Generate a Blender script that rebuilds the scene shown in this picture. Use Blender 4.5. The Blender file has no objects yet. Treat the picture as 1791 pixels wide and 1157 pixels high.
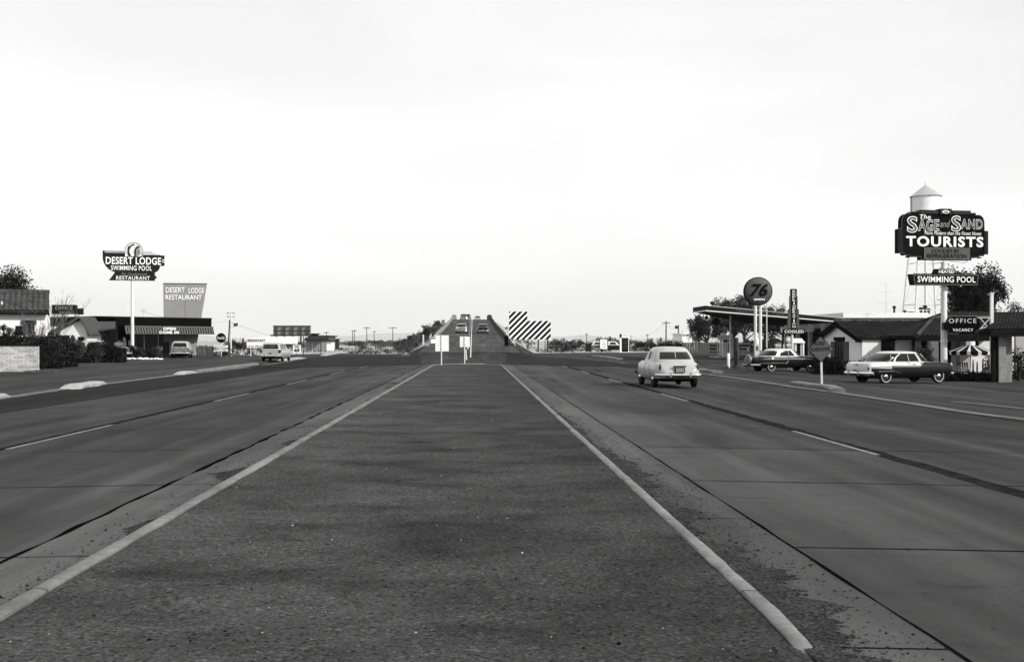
import bpy, bmesh, math, random
import numpy as np
from mathutils import Vector, Matrix, noise
random.seed(7); rng = np.random.default_rng(7)
SC = bpy.context.scene; COL = SC.collection
R = math.radians
# ------------------------------------------------------------ camera
F, CX, CY, EH = 2000.0, 831.0, 596.0, 1.7      # focal length in photo pixels, vanishing point, eye height
cam = bpy.data.cameras.new('camera'); co = bpy.data.objects.new('camera', cam); COL.objects.link(co)
co.location = (0, 0, EH); co.rotation_euler = (R(90), 0, 0)
cam.sensor_width = 36; cam.lens = 36*F/1791; cam.shift_x = (895.5-CX)/1791; cam.shift_y = (CY-578.5)/1791
cam.clip_start = .1; cam.clip_end = 60000; SC.camera = co
SC.view_settings.view_transform = 'Standard'; SC.view_settings.look = 'None'
SC.view_settings.exposure = 0.0; SC.view_settings.gamma = 1
# ------------------------------------------------------------ sky and sun (bright high haze, black and white film)
SUN_AZ, SUN_EL = 127.0, 33.0
w = bpy.data.worlds.new('World'); SC.world = w; w.use_nodes = True
nt = w.node_tree; N = nt.nodes; Lk = nt.links
bg = N['Background']
sky = N.new('ShaderNodeTexSky'); sky.sky_type = 'NISHITA'; sky.sun_disc = False
sky.sun_elevation = R(SUN_EL); sky.sun_rotation = R(SUN_AZ); sky.dust_density = 3.0; sky.air_density = 1.0; sky.altitude = 750
bw = N.new('ShaderNodeRGBToBW'); Lk.new(sky.outputs[0], bw.inputs[0])
tc = N.new('ShaderNodeTexCoord'); mp = N.new('ShaderNodeMapping'); mp.inputs['Scale'].default_value = (1.6, 1.6, 7.0); mp.inputs['Rotation'].default_value = (0, R(14), 0)
Lk.new(tc.outputs['Generated'], mp.inputs[0])
nz = N.new('ShaderNodeTexNoise'); nz.inputs['Scale'].default_value = 1.3; nz.inputs['Detail'].default_value = 5; nz.inputs['Roughness'].default_value = .45; nz.inputs['Distortion'].default_value = .6
Lk.new(mp.outputs[0], nz.inputs['Vector'])
rp = N.new('ShaderNodeMapRange'); rp.inputs[1].default_value = .32; rp.inputs[2].default_value = .68; rp.inputs[3].default_value = 7.75; rp.inputs[4].default_value = 9.25
Lk.new(nz.outputs['Fac'], rp.inputs[0])
mx = N.new('ShaderNodeMix'); mx.data_type = 'FLOAT'; mx.inputs[0].default_value = .9
Lk.new(bw.outputs[0], mx.inputs[2]); Lk.new(rp.outputs[0], mx.inputs[3]); 
sx = N.new('ShaderNodeSeparateXYZ'); Lk.new(tc.outputs['Generated'], sx.inputs[0])
ex_ = N.new('ShaderNodeMapRange'); ex_.interpolation_type = 'SMOOTHSTEP'
for i_, v_ in enumerate((0.0, .34, 1.20, 1.0)): ex_.inputs[i_+1].default_value = v_
Lk.new(sx.outputs[2], ex_.inputs[0])
hm_ = N.new('ShaderNodeMath'); hm_.operation = 'MULTIPLY'; Lk.new(mx.outputs[0], hm_.inputs[0]); Lk.new(ex_.outputs[0], hm_.inputs[1]); Lk.new(hm_.outputs[0], bg.inputs[0])
bg.inputs[1].default_value = .117
sl = bpy.data.lights.new('sun', 'SUN'); so = bpy.data.objects.new('sun', sl); COL.objects.link(so)
sl.energy = 4.9; sl.angle = R(.6); sl.color = (1, .985, .97)
sd = Vector((math.sin(R(SUN_AZ))*math.cos(R(SUN_EL)), math.cos(R(SUN_AZ))*math.cos(R(SUN_EL)), math.sin(R(SUN_EL))))
so.rotation_euler = sd.to_track_quat('Z', 'Y').to_euler(); so.location = (60, -40, 60)
# ------------------------------------------------------------ materials
def newmat(name, base, rough=.8, spec=.3, metal=0, alpha=1):
    m = bpy.data.materials.new(name); m.use_nodes = True
    b = m.node_tree.nodes['Principled BSDF']
    b.inputs['Base Color'].default_value = (base, base, base, 1)
    b.inputs['Roughness'].default_value = rough; b.inputs['Specular IOR Level'].default_value = spec
    b.inputs['Metallic'].default_value = metal; b.inputs['Alpha'].default_value = alpha
    return m
def tree_of(m): return m.node_tree, m.node_tree.nodes, m.node_tree.links, m.node_tree.nodes['Principled BSDF']
def coords(m, scale=(1, 1, 1)):
    t, n, l, b = tree_of(m)
    c = n.new('ShaderNodeTexCoord'); p = n.new('ShaderNodeMapping'); p.inputs['Scale'].default_value = scale
    l.new(c.outputs['Object'], p.inputs[0]); return p.outputs[0]
def nodenoise(m, vec, scale, detail=4, rough=.55, dist=0):
    t, n, l, b = tree_of(m)
    x = n.new('ShaderNodeTexNoise'); x.inputs['Scale'].default_value = scale; x.inputs['Detail'].default_value = detail
    x.inputs['Roughness'].default_value = rough; x.inputs['Distortion'].default_value = dist; l.new(vec, x.inputs['Vector']); return x.outputs['Fac']
def rng_(m, s, a, b2, c, d):
    t, n, l, b = tree_of(m)
    x = n.new('ShaderNodeMapRange'); 
    for i, v in enumerate((a, b2, c, d)): x.inputs[i+1].default_value = v
    l.new(s, x.inputs[0]); return x.outputs[0]
def mth(m, op, a, b2):
    t, n, l, b = tree_of(m)
    x = n.new('ShaderNodeMath'); x.operation = op
    for i, v in enumerate((a, b2)):
        if isinstance(v, (int, float)): x.inputs[i].default_value = v
        else: l.new(v, x.inputs[i])
    return x.outputs[0]
def setcol(m, s):
    t, n, l, b = tree_of(m); l.new(s, b.inputs['Base Color'])
def bump(m, s, strength=.3, dist=.02):
    t, n, l, b = tree_of(m)
    x = n.new('ShaderNodeBump'); x.inputs['Strength'].default_value = strength; x.inputs['Distance'].default_value = dist
    l.new(s, x.inputs['Height']); l.new(x.outputs[0], b.inputs['Normal'])
def pm(name, base, var=.18, scale=3, rough=.8, spec=.25, bmp=0, metal=0, stretch=(1, 1, 1), fine=0, bd=.01):
    m = newmat(name, base, rough, spec, metal); v = coords(m, stretch)
    s = rng_(m, nodenoise(m, v, scale), .3, .7, base*(1-var), base*(1+var))
    if fine: s = mth(m, 'MULTIPLY', s, rng_(m, nodenoise(m, v, fine, 2), .3, .7, 1-var*.8, 1+var*.8))
    setcol(m, s)
    if bmp: bump(m, nodenoise(m, v, fine or scale*4, 3), bmp, bd)
    return m
M = {}
M['white'] = pm('white_paint', .72, .06, 2, .55, .3)
M['signwhite'] = pm('white_lettering', .8, .04, 4, .5, .3)
M['offwhite'] = pm('weathered_white', .5, .12, 3, .7)
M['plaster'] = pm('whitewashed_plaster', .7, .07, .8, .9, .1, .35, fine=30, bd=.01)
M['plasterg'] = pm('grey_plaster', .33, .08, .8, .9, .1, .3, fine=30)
M['signblack'] = pm('dark_sign_enamel', .005, .25, 1.5, .7, .03)
M['signdark'] = pm('charcoal_sign_enamel', .015, .25, 1.5, .7, .04)
M['signgrey'] = pm('grey_sign_enamel', .07, .15, 1.5, .55, .15)
M['signmid'] = pm('mid_grey_sign', .17, .1, 1.5, .5, .3)
M['signyellow'] = pm('faded_warning_enamel', .075, .12, 1.5, .6, .1)
M['stripegrey'] = pm('grey_canvas', .10, .12, 2, .9, .05)
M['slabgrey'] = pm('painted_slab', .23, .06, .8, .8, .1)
M['black'] = pm('black_paint', .003, .3, 3, .9, .02)
M['dark'] = pm('dark_wood', .008, .35, 4, .9, .03, stretch=(1, 1, .2))
M['darkm'] = pm('dark_metal', .016, .2, 4, .6, .15)
M['wood'] = pm('grey_wood', .07, .35, 5, .85, .15, .3, stretch=(3, 3, .25))
M['polewhite'] = pm('painted_steel_pole', .6, .12, 1.2, .45, .4, stretch=(1, 1, .4))
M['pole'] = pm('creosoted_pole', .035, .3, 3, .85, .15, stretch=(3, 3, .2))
M['metal'] = pm('galvanised_steel', .45, .12, 2, .4, .5, metal=.6)
M['chrome'] = newmat('chrome', .75, .13, .6, 1)
M['rubber'] = pm('tyre_rubber', .009, .2, 8, .85, .08)
M['whitewall'] = newmat('whitewall_rubber', .32, .6, .2)
M['glass'] = newmat('car_glass', .004, .05, .4, 0, .8)
M['winglass'] = newmat('window_glass', .005, .15, .15)
M['interior'] = newmat('car_interior', .02, .9, .05)
M['lamp_red'] = newmat('tail_lamp_lens', .03, .15, .6)
M['tile'] = pm('clay_roof_tile', .017, .4, 1.6, .95, .03, fine=9)
M['tilelight'] = pm('sunbleached_roof_tile', .05, .4, 1.6, .9, .06, fine=9)
M['shingle'] = pm('grey_shingle', .055, .4, 6, .9, .1, .4, fine=25)
M['roofgrey'] = pm('gravel_roof', .2, .2, 3, .9, .1)
M['bark'] = pm('bark', .035, .3, 5, .9, .1, .4, stretch=(1, 1, .3))
M['leafd'] = pm('dark_foliage', .013, .5, 1.3, .8, .06, fine=6)
M['leafm'] = pm('eucalyptus_foliage', .030, .6, 1.1, .7, .12, fine=5)
M['leafg'] = pm('grey_desert_foliage', .075, .45, .9, .85, .06, fine=5)
M['twig'] = pm('bare_twigs', .12, .3, 3, .85, .1)
M['rock'] = pm('whitewashed_rock', .62, .15, 3, .85, .1, .4, fine=12)
M['striped'] = M['signwhite']
def brickmat(name, c1, c2, mort, sc=1.0):
    m = newmat(name, c1, .9, .1); t, n, l, b = tree_of(m)
    c = n.new('ShaderNodeTexCoord'); s = n.new('ShaderNodeSeparateXYZ'); l.new(c.outputs['Object'], s.inputs[0])
    cm = n.new('ShaderNodeCombineXYZ'); l.new(mth(m, 'ADD', s.outputs[0], s.outputs[1]), cm.inputs[0]); l.new(s.outputs[2], cm.inputs[1])
    br = n.new('ShaderNodeTexBrick'); l.new(cm.outputs[0], br.inputs['Vector'])
    br.inputs['Color1'].default_value = (c1,)*3+(1,); br.inputs['Color2'].default_value = (c2,)*3+(1,); br.inputs['Mortar'].default_value = (mort,)*3+(1,)
    br.inputs['Scale'].default_value = 1; br.inputs['Brick Width'].default_value = .4*sc; br.inputs['Row Height'].default_value = .1*sc
    br.inputs['Mortar Size'].default_value = .012*sc; br.inputs['Mortar Smooth'].default_value = .2; br.inputs['Bias'].default_value = -.15
    v = coords(m); ns = nodenoise(m, v, 2.0, 4)
    mu = n.new('ShaderNodeMix'); mu.data_type = 'RGBA'; mu.blend_type = 'MULTIPLY'; mu.inputs[0].default_value = 1
    l.new(br.outputs['Color'], mu.inputs[6]); r_ = rng_(m, ns, .3, .7, .8, 1.15); l.new(r_, mu.inputs[7]); l.new(mu.outputs[2], b.inputs['Base Color'])
    bp = n.new('ShaderNodeBump'); bp.inputs['Strength'].default_value = .6; bp.inputs['Distance'].default_value = .01; bp.invert = True
    l.new(br.outputs['Fac'], bp.inputs['Height']); l.new(bp.outputs[0], b.inputs['Normal'])
    return m
M['brick'] = brickmat('whitewashed_slump_brick', .56, .3, .2)
M['brickp'] = brickmat('painted_brick', .24, .2, .12, .8)
# --- ground materials
def gravelmat():
    m = newmat('packed_gravel', .05, .95, .02); v = coords(m); t, n, l, b = tree_of(m)
    big = rng_(m, nodenoise(m, coords(m, (.8, .95, 1)), .6, 7, .62, .5), .32, .66, .027, .060)
    st = rng_(m, nodenoise(m, coords(m, (.65, 1.0, 1)), 1.2, 6, .68), .50, .70, 1, .55)          # soft dark stains
    side = n.new('ShaderNodeSeparateXYZ'); l.new(v, side.inputs[0]); wear = rng_(m, mth(m, 'ADD', side.outputs[0], mth(m, 'MULTIPLY', nodenoise(m, v, .4), 3)), -1.5, 3.5, 1.2, .78)
    mid = rng_(m, nodenoise(m, v, 30, 6, .8), .34, .66, .6, 1.4)
    vo = n.new('ShaderNodeTexVoronoi'); vo.inputs['Scale'].default_value = 62; l.new(v, vo.inputs['Vector'])
    sep = n.new('ShaderNodeSeparateColor'); l.new(vo.outputs['Color'], sep.inputs[0])
    peb = rng_(m, sep.outputs[0], 0, 1, .72, 1.3)
    vo2 = n.new('ShaderNodeTexVoronoi'); vo2.inputs['Scale'].default_value = 42; l.new(v, vo2.inputs['Vector'])
    sep2 = n.new('ShaderNodeSeparateColor'); l.new(vo2.outputs['Color'], sep2.inputs[0])
    hot = rng_(m, mth(m, 'POWER', sep2.outputs[1], 14), 0, 1, 1, 1.9)
    cold = rng_(m, mth(m, 'POWER', sep2.outputs[2], 9), 0, 1, 1, .3)
    s = mth(m, 'MULTIPLY', mth(m, 'MULTIPLY', mth(m, 'MULTIPLY', big, wear), mth(m, 'MULTIPLY', mid, st)), mth(m, 'MULTIPLY', peb, mth(m, 'MULTIPLY', hot, cold)))
    setcol(m, s); bump(m, mth(m, 'ADD', vo.outputs['Distance'], nodenoise(m, v, 30, 4, .7)), .3, .008)
    return m
M['gravel'] = gravelmat()
def concretemat(name, base, slab=False):
    m = newmat(name, base, .9, .04); v = coords(m)
    a = rng_(m, nodenoise(m, coords(m, (1, .22, 1)), .55, 6, .6, .5), .3, .7, base*.62, base*1.42)
    st = rng_(m, nodenoise(m, coords(m, (1.6, .035, 1)), .9, 4, .6, .3), .35, .65, .72, 1.2)
    bl = rng_(m, nodenoise(m, coords(m, (.5, 1.5, 1)), 1.7, 5, .65), .58, .74, 1, .6)
    f = rng_(m, nodenoise(m, v, 48, 5, .85), .32, .68, .74, 1.26)
    t, n, l, b = tree_of(m); vo = n.new('ShaderNodeTexVoronoi'); vo.inputs['Scale'].default_value = 2.6; l.new(v, vo.inputs['Vector'])
    sp = rng_(m, vo.outputs['Distance'], .03, .07, .5, 1)
    s = mth(m, 'MULTIPLY', mth(m, 'MULTIPLY', a, st), mth(m, 'MULTIPLY', mth(m, 'MULTIPLY', bl, f), sp))
    if slab:
        xy = n.new('ShaderNodeSeparateXYZ'); l.new(v, xy.inputs[0]); ax = mth(m, 'ABSOLUTE', xy.outputs[0], 0)
        wear = rng_(m, mth(m, 'ADD', ax, mth(m, 'MULTIPLY', nodenoise(m, coords(m, (1, .2, 1)), .8, 4), 3.0)), 4.0, 7.4, 1.28, .88)      # paler by the gutter, oil-darkened further out
        cell = n.new('ShaderNodeCombineXYZ'); l.new(mth(m, 'FLOOR', mth(m, 'DIVIDE', mth(m, 'SUBTRACT', xy.outputs[1], 9.2), 4.5), 0), cell.inputs[0]); l.new(mth(m, 'FLOOR', mth(m, 'DIVIDE', mth(m, 'SUBTRACT', xy.outputs[0], 2.6), 3.7), 0), cell.inputs[1])
        wn = n.new('ShaderNodeTexWhiteNoise'); wn.noise_dimensions = '2D'; l.new(cell.outputs[0], wn.inputs['Vector'])
        s = mth(m, 'MULTIPLY', s, mth(m, 'MULTIPLY', wear, rng_(m, wn.outputs['Value'], 0, 1, .9, 1.1)))
        cr = rng_(m, mth(m, 'ABSOLUTE', mth(m, 'SUBTRACT', nodenoise(m, coords(m, (.5, 1, 1)), .55, 8, .72, .3), .5), 0), 0, .0035, .35, 1)       # wandering hairline cracks
        msk = rng_(m, nodenoise(m, v, .16, 2), .5, .56, 0, 1); s = mth(m, 'MULTIPLY', s, mth(m, 'MAXIMUM', cr, mth(m, 'SUBTRACT', 1, msk)))
    setcol(m, s); bump(m, nodenoise(m, v, 60, 3, .7), .25, .004)
    return m
M['concrete'] = concretemat('road_concrete', .043, True)
M['gutter'] = concretemat('gutter_concrete', .066)
M['asphalt'] = concretemat('worn_asphalt', .03)
M['asphaltl'] = concretemat('dusty_asphalt', .036)
M['ramp'] = concretemat('overpass_paving', .052)
M['asphaltd'] = concretemat('dark_asphalt', .013)
M['kerb'] = pm('kerb_concrete', .15, .22, 1.3, .85, .15, .3, fine=14)
def kerbjoints(m, every=3.0):
    t, n, l, b = tree_of(m); v = coords(m); xy = n.new('ShaderNodeSeparateXYZ'); l.new(v, xy.inputs[0])
    fr = mth(m, 'FRACT', mth(m, 'DIVIDE', mth(m, 'ADD', xy.outputs[1], mth(m, 'MULTIPLY', nodenoise(m, v, 9), .02)), every), 0)
    j = rng_(m, mth(m, 'ABSOLUTE', mth(m, 'SUBTRACT', fr, .5), 0), .002, .005, .3, 1)
    chips = rng_(m, nodenoise(m, v, 7, 6, .8), .60, .66, 1, .55); dirt = rng_(m, nodenoise(m, v, .9, 5, .7), .4, .7, 1.08, .66)
    old = b.inputs['Base Color'].links[0].from_socket; setcol(m, mth(m, 'MULTIPLY', mth(m, 'MULTIPLY', old, j), mth(m, 'MULTIPLY', chips, dirt)))
kerbjoints(M['kerb'])
M['gutterline'] = pm('worn_gutter_line', .10, .35, .7, .9, .08, .3, fine=9)
M['kerbw'] = pm('whitewashed_kerb', .3, .25, 2.2, .85, .15, .3, fine=10)
M['tar'] = pm('joint_tar', .004, .3, 4, .95, .0)
M['oil'] = pm('oil_darkened_joint', .018, .45, 2.2, .95, .0, fine=9)
M['paint'] = pm('worn_road_paint', .15, .35, 5, .8, .2, fine=22)
M['sand'] = pm('desert_sand', .3, .35, .12, .95, .08, .4, fine=1.1, bd=.1)
M['dirt'] = pm('lot_dirt', .11, .3, .5, .95, .08, .4, fine=6, bd=.02)
def loosemat():
    m = newmat('loose_gravel', .05, .95, .1); v = coords(m); t, n, l, b = tree_of(m)
    vo = n.new('ShaderNodeTexVoronoi'); vo.inputs['Scale'].default_value = 45; l.new(v, vo.inputs['Vector'])
    sep = n.new('ShaderNodeSeparateColor'); l.new(vo.outputs['Color'], sep.inputs[0])
    s = mth(m, 'MULTIPLY', rng_(m, sep.outputs[0], 0, 1, .006, .042), rng_(m, nodenoise(m, v, 3), .3, .7, .7, 1.3))
    setcol(m, s); bump(m, vo.outputs['Distance'], .8, .015); return m
M['loose'] = loosemat()
M['mount'] = pm('far_mountain', .3, .3, .0006, .95, .05)
# ------------------------------------------------------------ mesh helpers
class MB:
    def __init__(s): s.v = []; s.f = []; s.mi = []
    def add(s, vs, fs, mi=0):
        o = len(s.v); s.v += [tuple(v) for v in vs]; s.f += [tuple(o+i for i in f) for f in fs]; s.mi += [mi]*len(fs); return s
    def box(s, x0, x1, y0, y1, z0, z1, mi=0):
        return s.add([(x0, y0, z0), (x1, y0, z0), (x1, y1, z0), (x0, y1, z0), (x0, y0, z1), (x1, y0, z1), (x1, y1, z1), (x0, y1, z1)],
              [(0, 3, 2, 1), (4, 5, 6, 7), (0, 1, 5, 4), (1, 2, 6, 5), (2, 3, 7, 6), (3, 0, 4, 7)], mi)
    def tube(s, p0, p1, r0, r1=None, n=10, mi=0, cap=True):
        r1 = r0 if r1 is None else r1
        p0 = Vector(p0); p1 = Vector(p1); d = (p1-p0).normalized()
        a = d.orthogonal().normalized(); b = d.cross(a)
        vs = []
        for p, r in ((p0, r0), (p1, r1)):
            for i in range(n):
                t = 2*math.pi*i/n; vs.append(p+a*math.cos(t)*r+b*math.sin(t)*r)
        fs = [(i, (i+1) % n, n+(i+1) % n, n+i) for i in range(n)]
        if cap: fs += [tuple(range(n))[::-1], tuple(range(n, 2*n))]
        return s.add(vs, fs, mi)
    def path(s, pts, rs, n=7, mi=0):
        for i in range(len(pts)-1): s.tube(pts[i], pts[i+1], rs[i], rs[i+1], n, mi)
        return s
    def prism(s, poly, y0, y1, mi=0):      # poly in (x,z), extruded along y
        n = len(poly)
        ar = sum(poly[i][0]*poly[(i+1) % n][1]-poly[(i+1) % n][0]*poly[i][1] for i in range(n))
        if ar < 0: poly = poly[::-1]
        vs = [(x, y0, z) for x, z in poly]+[(x, y1, z) for x, z in poly]
        fs = [tuple(range(n)), tuple(range(n, 2*n))[::-1]]+[((i+1) % n, i, n+i, n+(i+1) % n) for i in range(n)]
        return s.add(vs, fs, mi)
    def prismx(s, poly, x0, x1, mi=0):     # poly in (y,z), extruded along x
        o = len(s.v); MBp = MB().prism(poly, x0, x1)
        vs = [(v[1], v[0], v[2]) for v in MBp.v]
        return s.add(vs, [f[::-1] for f in MBp.f], mi)
    def lathe(s, prof, n=20, mi=0, axis='z', c=(0, 0, 0)):
        vs = []; k = len(prof)
        for i in range(n):
            t = 2*math.pi*i/n; ca, sa = math.cos(t), math.sin(t)
            for r, h in prof:
                p = (r*ca, r*sa, h) if axis == 'z' else ((r*ca, h, r*sa) if axis == 'y' else (h, r*ca, r*sa))
                vs.append((p[0]+c[0], p[1]+c[1], p[2]+c[2]))
        fs = []
        for i in range(n):
            j = (i+1) % n
            for q in range(k-1): fs.append((i*k+q, j*k+q, j*k+q+1, i*k+q+1))
        return s.add(vs, fs, mi)
    def build(s, name, mats, parent=None, smooth=False, loc=None, weld=False):
        me = bpy.data.meshes.new(name); me.from_pydata(s.v, [], s.f)
        if not isinstance(mats, (list, tuple)): mats = [mats]
        for m in mats: me.materials.append(m)
        me.polygons.foreach_set('material_index', s.mi)
        bm = bmesh.new(); bm.from_mesh(me)
        if weld: bmesh.ops.remove_doubles(bm, verts=bm.verts, dist=1e-4)
        bmesh.ops.recalc_face_normals(bm, faces=bm.faces); bm.to_mesh(me); bm.free()
        if smooth:
            me.polygons.foreach_set('use_smooth', [True]*len(me.polygons))
            me.set_sharp_from_angle(angle=R(38))
        me.update()
        o = bpy.data.objects.new(name, me); COL.objects.link(o)
        if parent: o.parent = parent
        if loc: o.location = loc
        return o
def tag(o, label=None, cat=None, group=None, kind=None):
    if label: o['label'] = label
    if cat: o['category'] = cat
    if group: o['group'] = group
    if kind: o['kind'] = kind
    return o
def thing(name, label, cat, loc=(0, 0, 0), rz=0, group=None):
    o = bpy.data.objects.new(name, None); o.empty_display_size = .3; COL.objects.link(o)
    o.location = loc; o.rotation_euler = (0, 0, rz); return tag(o, label, cat, group)
def kids(o, memo={}): return [c for c in bpy.data.objects if c.parent == o]
def dup(o, loc, rz=0, sc=None, label=None, parent=None):
    ks = kids(o)
    c = o.copy(); COL.objects.link(c)
    if parent is None:
        c.location = loc; c.rotation_euler = (0, 0, rz)
        if sc: c.scale = sc if isinstance(sc, tuple) else (sc,)*3
        if label: c['label'] = label
    else: c.parent = parent
    for k in ks: dup(k, None, parent=c)
    return c
_tc = {}
def text(s, x0, x1, z0, z1, y, mat, parent, depth=.02, bold=0, shear=0, name='lettering', sp=1.0, aff=None):
    cu = bpy.data.curves.new('t', 'FONT'); cu.body = s; cu.extrude = .01; cu.offset = bold; cu.shear = shear; cu.resolution_u = 3; cu.space_character = sp
    ob = bpy.data.objects.new('t', cu); COL.objects.link(ob)
    bpy.context.view_layer.update()
    me = bpy.data.meshes.new_from_object(ob.evaluated_get(bpy.context.evaluated_depsgraph_get()))
    bpy.data.objects.remove(ob)
    n = len(me.vertices); a = np.empty(n*3); me.vertices.foreach_get('co', a); a = a.reshape(-1, 3)
    mn = a.min(0); mxx = a.max(0)
    if aff: mn[:2] = aff[0]; mxx[:2] = aff[1]
    _tc['aff'] = (mn[:2].copy(), mxx[:2].copy())
    b = np.empty_like(a)
    b[:, 0] = x0+(a[:, 0]-mn[0])/(mxx[0]-mn[0])*(x1-x0)
    b[:, 2] = z0+(a[:, 1]-mn[1])/(mxx[1]-mn[1])*(z1-z0)
    b[:, 1] = y-(a[:, 2]-mn[2])/(mxx[2]-mn[2])*depth
    me.vertices.foreach_set('co', b.ravel()); me.materials.clear(); me.materials.append(mat); me.update()
    o = bpy.data.objects.new(name, me); COL.objects.link(o); o.parent = parent; me.name = name
    return o
# ------------------------------------------------------------ terrain height
def lerp(pts, x):
    if x <= pts[0][0]: return pts[0][1]
    for (a, b), (c, d) in zip(pts, pts[1:]):
        if x <= c: return b+(d-b)*(x-a)/(c-a)
    return pts[-1][1]
def sstep(a, b, x): t = min(1, max(0, (x-a)/(b-a))); return t*t*(3-2*t)
XS = [(-30, .12), (-24, .10), (-17.8, .02), (-16.4, -.17), (-12.5, -.17), (-3.1, 0), (2, 0), (13.5, -.207), (24, -.40), (45, -.42), (60, -.3)]
RAMP = [(100, -.45), (110, -.1), (119, .38), (132, 1.0), (150, 1.66), (185, 2.9), (240, 4.9), (285, 6.85), (305, 7.4), (322, 7.5), (350, 6.9), (480, 1)]
def rampz(y): return lerp(RAMP, y)
def rampx(y): return -.6-(y-132)*.0018 if y > 100 else -.55
def gz(x, y):
    z = lerp(XS, x)
    z *= 1-sstep(88, 120, y) if x > 0 else 1-.8*sstep(88, 130, y)
    if x > 8: z += .12*sstep(92, 125, y)*sstep(8, 20, x)
    if y > 100:
        d = abs(x-rampx(y))-5.4
        zr = rampz(y)-max(0, d)/1.75
        if zr > z: z = zr
    return z
def at(px, py, Y): return Vector(((px-CX)*Y/F, Y, EH+(CY-py)*Y/F))
def G(px, py):
    Y = F*EH/(max(py, CY+4)-CY)
    for i in range(40):
        X = (px-CX)*Y/F; Y = .5*Y+.5*F*(EH-gz(X, Y))/(py-CY)
    return ((px-CX)*Y/F, Y)
def gp(px, Y, dz=0): X = (px-CX)*Y/F; return (X, Y, gz(X, Y)+dz)
# ============================================================ ground, roads, kerbs
XL = sorted(set([a for a, b in XS]+[-20, -18, -14.4, -8, -5.9, -4.8, 4.6, 7.8, 18, 30, 36, 50, -40, -55, -80, 75, 100, -120, 140, -200, 220, -400, 450, -900, 1000, -2500, 2600, -9000, 9000, -12, -10, 10, -7, 6.3, -22, 21, 27, 33]+[-5.9-i*1.6 for i in range(8)]+[4.9+i*1.6 for i in range(8)]))
YL = [-40, -20, 0, 20, 40, 60, 75]+list(range(80, 150, 3))+list(range(150, 360, 6))+[380, 420, 480, 560, 700, 900, 1300, 2000, 3500, 7000, 14000, 30000]
dip = lambda x, y: .14 if (-15 < x < 12 and 83 < y < 131) or (-7 < x < 4.6 and 83 < y < 151) else 0
vs = [(x, y, gz(x, y)-.012-dip(x, y)) for y in YL for x in XL]; nx = len(XL)
fs = [(j*nx+i, j*nx+i+1, (j+1)*nx+i+1, (j+1)*nx+i) for j in range(len(YL)-1) for i in range(nx-1)]
g = MB().add(vs, fs).build('ground', M['sand'], smooth=True); tag(g, kind='structure')
def sheet(name, poly, mat, off, parent=None, kind='structure'):
    bm = bmesh.new(); vv = [bm.verts.new((x, y, 0)) for x, y in poly]; bm.faces.new(vv)
    xs = [p[0] for p in poly]; ys = [p[1] for p in poly]
    for x in XL:
        if min(xs) < x < max(xs): bmesh.ops.bisect_plane(bm, geom=bm.verts[:]+bm.edges[:]+bm.faces[:], plane_co=(x, 0, 0), plane_no=(1, 0, 0), dist=1e-5)
    for y in YL:
        if min(ys) < y < max(ys): bmesh.ops.bisect_plane(bm, geom=bm.verts[:]+bm.edges[:]+bm.faces[:], plane_co=(0, y, 0), plane_no=(0, 1, 0), dist=1e-5)
    for v in bm.verts: v.co.z = gz(v.co.x, v.co.y)+off
    bmesh.ops.triangulate(bm, faces=bm.faces[:])
    bmesh.ops.recalc_face_normals(bm, faces=bm.faces)
    if sum(f.normal.z for f in bm.faces) < 0: bmesh.ops.reverse_faces(bm, faces=bm.faces)
    me = bpy.data.meshes.new(name); bm.to_mesh(me); bm.free(); me.materials.append(mat)
    o = bpy.data.objects.new(name, me); COL.objects.link(o)
    if parent: o.parent = parent
    elif kind: o['kind'] = kind
    return o
def px_poly(pts): return [G(a, b) for a, b in pts]
YE = 81.0                                     # end of the median
lot = sheet('parking_lot', [(-16.2, -20), (-16.2, 125), (-23, 136), (-42, 136), (-60, 120), (-60, -20)], M['asphaltl'], .006)
lotr = sheet('forecourt', [(13.3, -20), (60, -20), (60, 150), (14, 158), (13.3, 120)], M['asphaltl'], .006)
sheet('shoulder', [(-16.25, -20), (-11.9, -20), (-11.9, YE+2), (-16.25, YE+2)], M['asphaltd'], .010)
sheet('shoulder', [(10.05, -20), (13.35, -20), (13.35, YE+2), (10.05, YE+2)], M['asphalt'], .010)
roadl = sheet('road', [(-12, -20), (-3.62, -20), (-3.62, YE+1), (-12, YE+1)], M['concrete'], .016)
roadr = sheet('road', [(2.62, -20), (10.1, -20), (10.1, YE), (2.62, YE)], M['concrete'], .016)
sheet('gutter', [(-3.62, -20), (-2.75, -20), (-2.75, YE+.3), (-3.62, YE+.3)], M['gutter'], .016)
sheet('gutter', [(1.7, -20), (2.62, -20), (2.62, YE+.3), (1.7, YE+.3)], M['gutter'], .016)
# crossing area beyond the median and the road up the overpass
sheet('crossroad', [(-17, YE-1), (13.6, YE-1), (14, 158), (5.5, 158), (4.8, 135), (-6.1, 135), (-9, 150), (-19, 156), (-24, 135), (-17.2, 120)], M['asphalt'], .014)
sheet('road_patch', [(-16.3, 80.5), (-12.3, 79), (-3.7, 82.2), (-4.6, 95), (-5.6, 116), (-8.5, 127), (-14, 133), (-17, 126), (-16.6, 105)], M['asphaltd'], .034)
sheet('road_patch', [(2.2, 84.5), (6, 82.2), (10, 81.6), (13.5, 78), (14.0, 88), (11.0, 100), (7.6, 116), (5.2, 126), (3.4, 128), (3.0, 108)], M['asphaltd'], .034)
sheet('road_patch', [(13.6, 104), (17, 98), (20, 101), (15.5, 118), (12.2, 118)], M['asphaltd'], .034)
ramp = sheet('overpass_road', [(-6.0, 120), (4.75, 120)]+[(rampx(y)+4.9, y) for y in range(135, 400, 12)]+[(rampx(y)-4.9, y) for y in range(398, 130, -12)], M['ramp'], .05)
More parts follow.
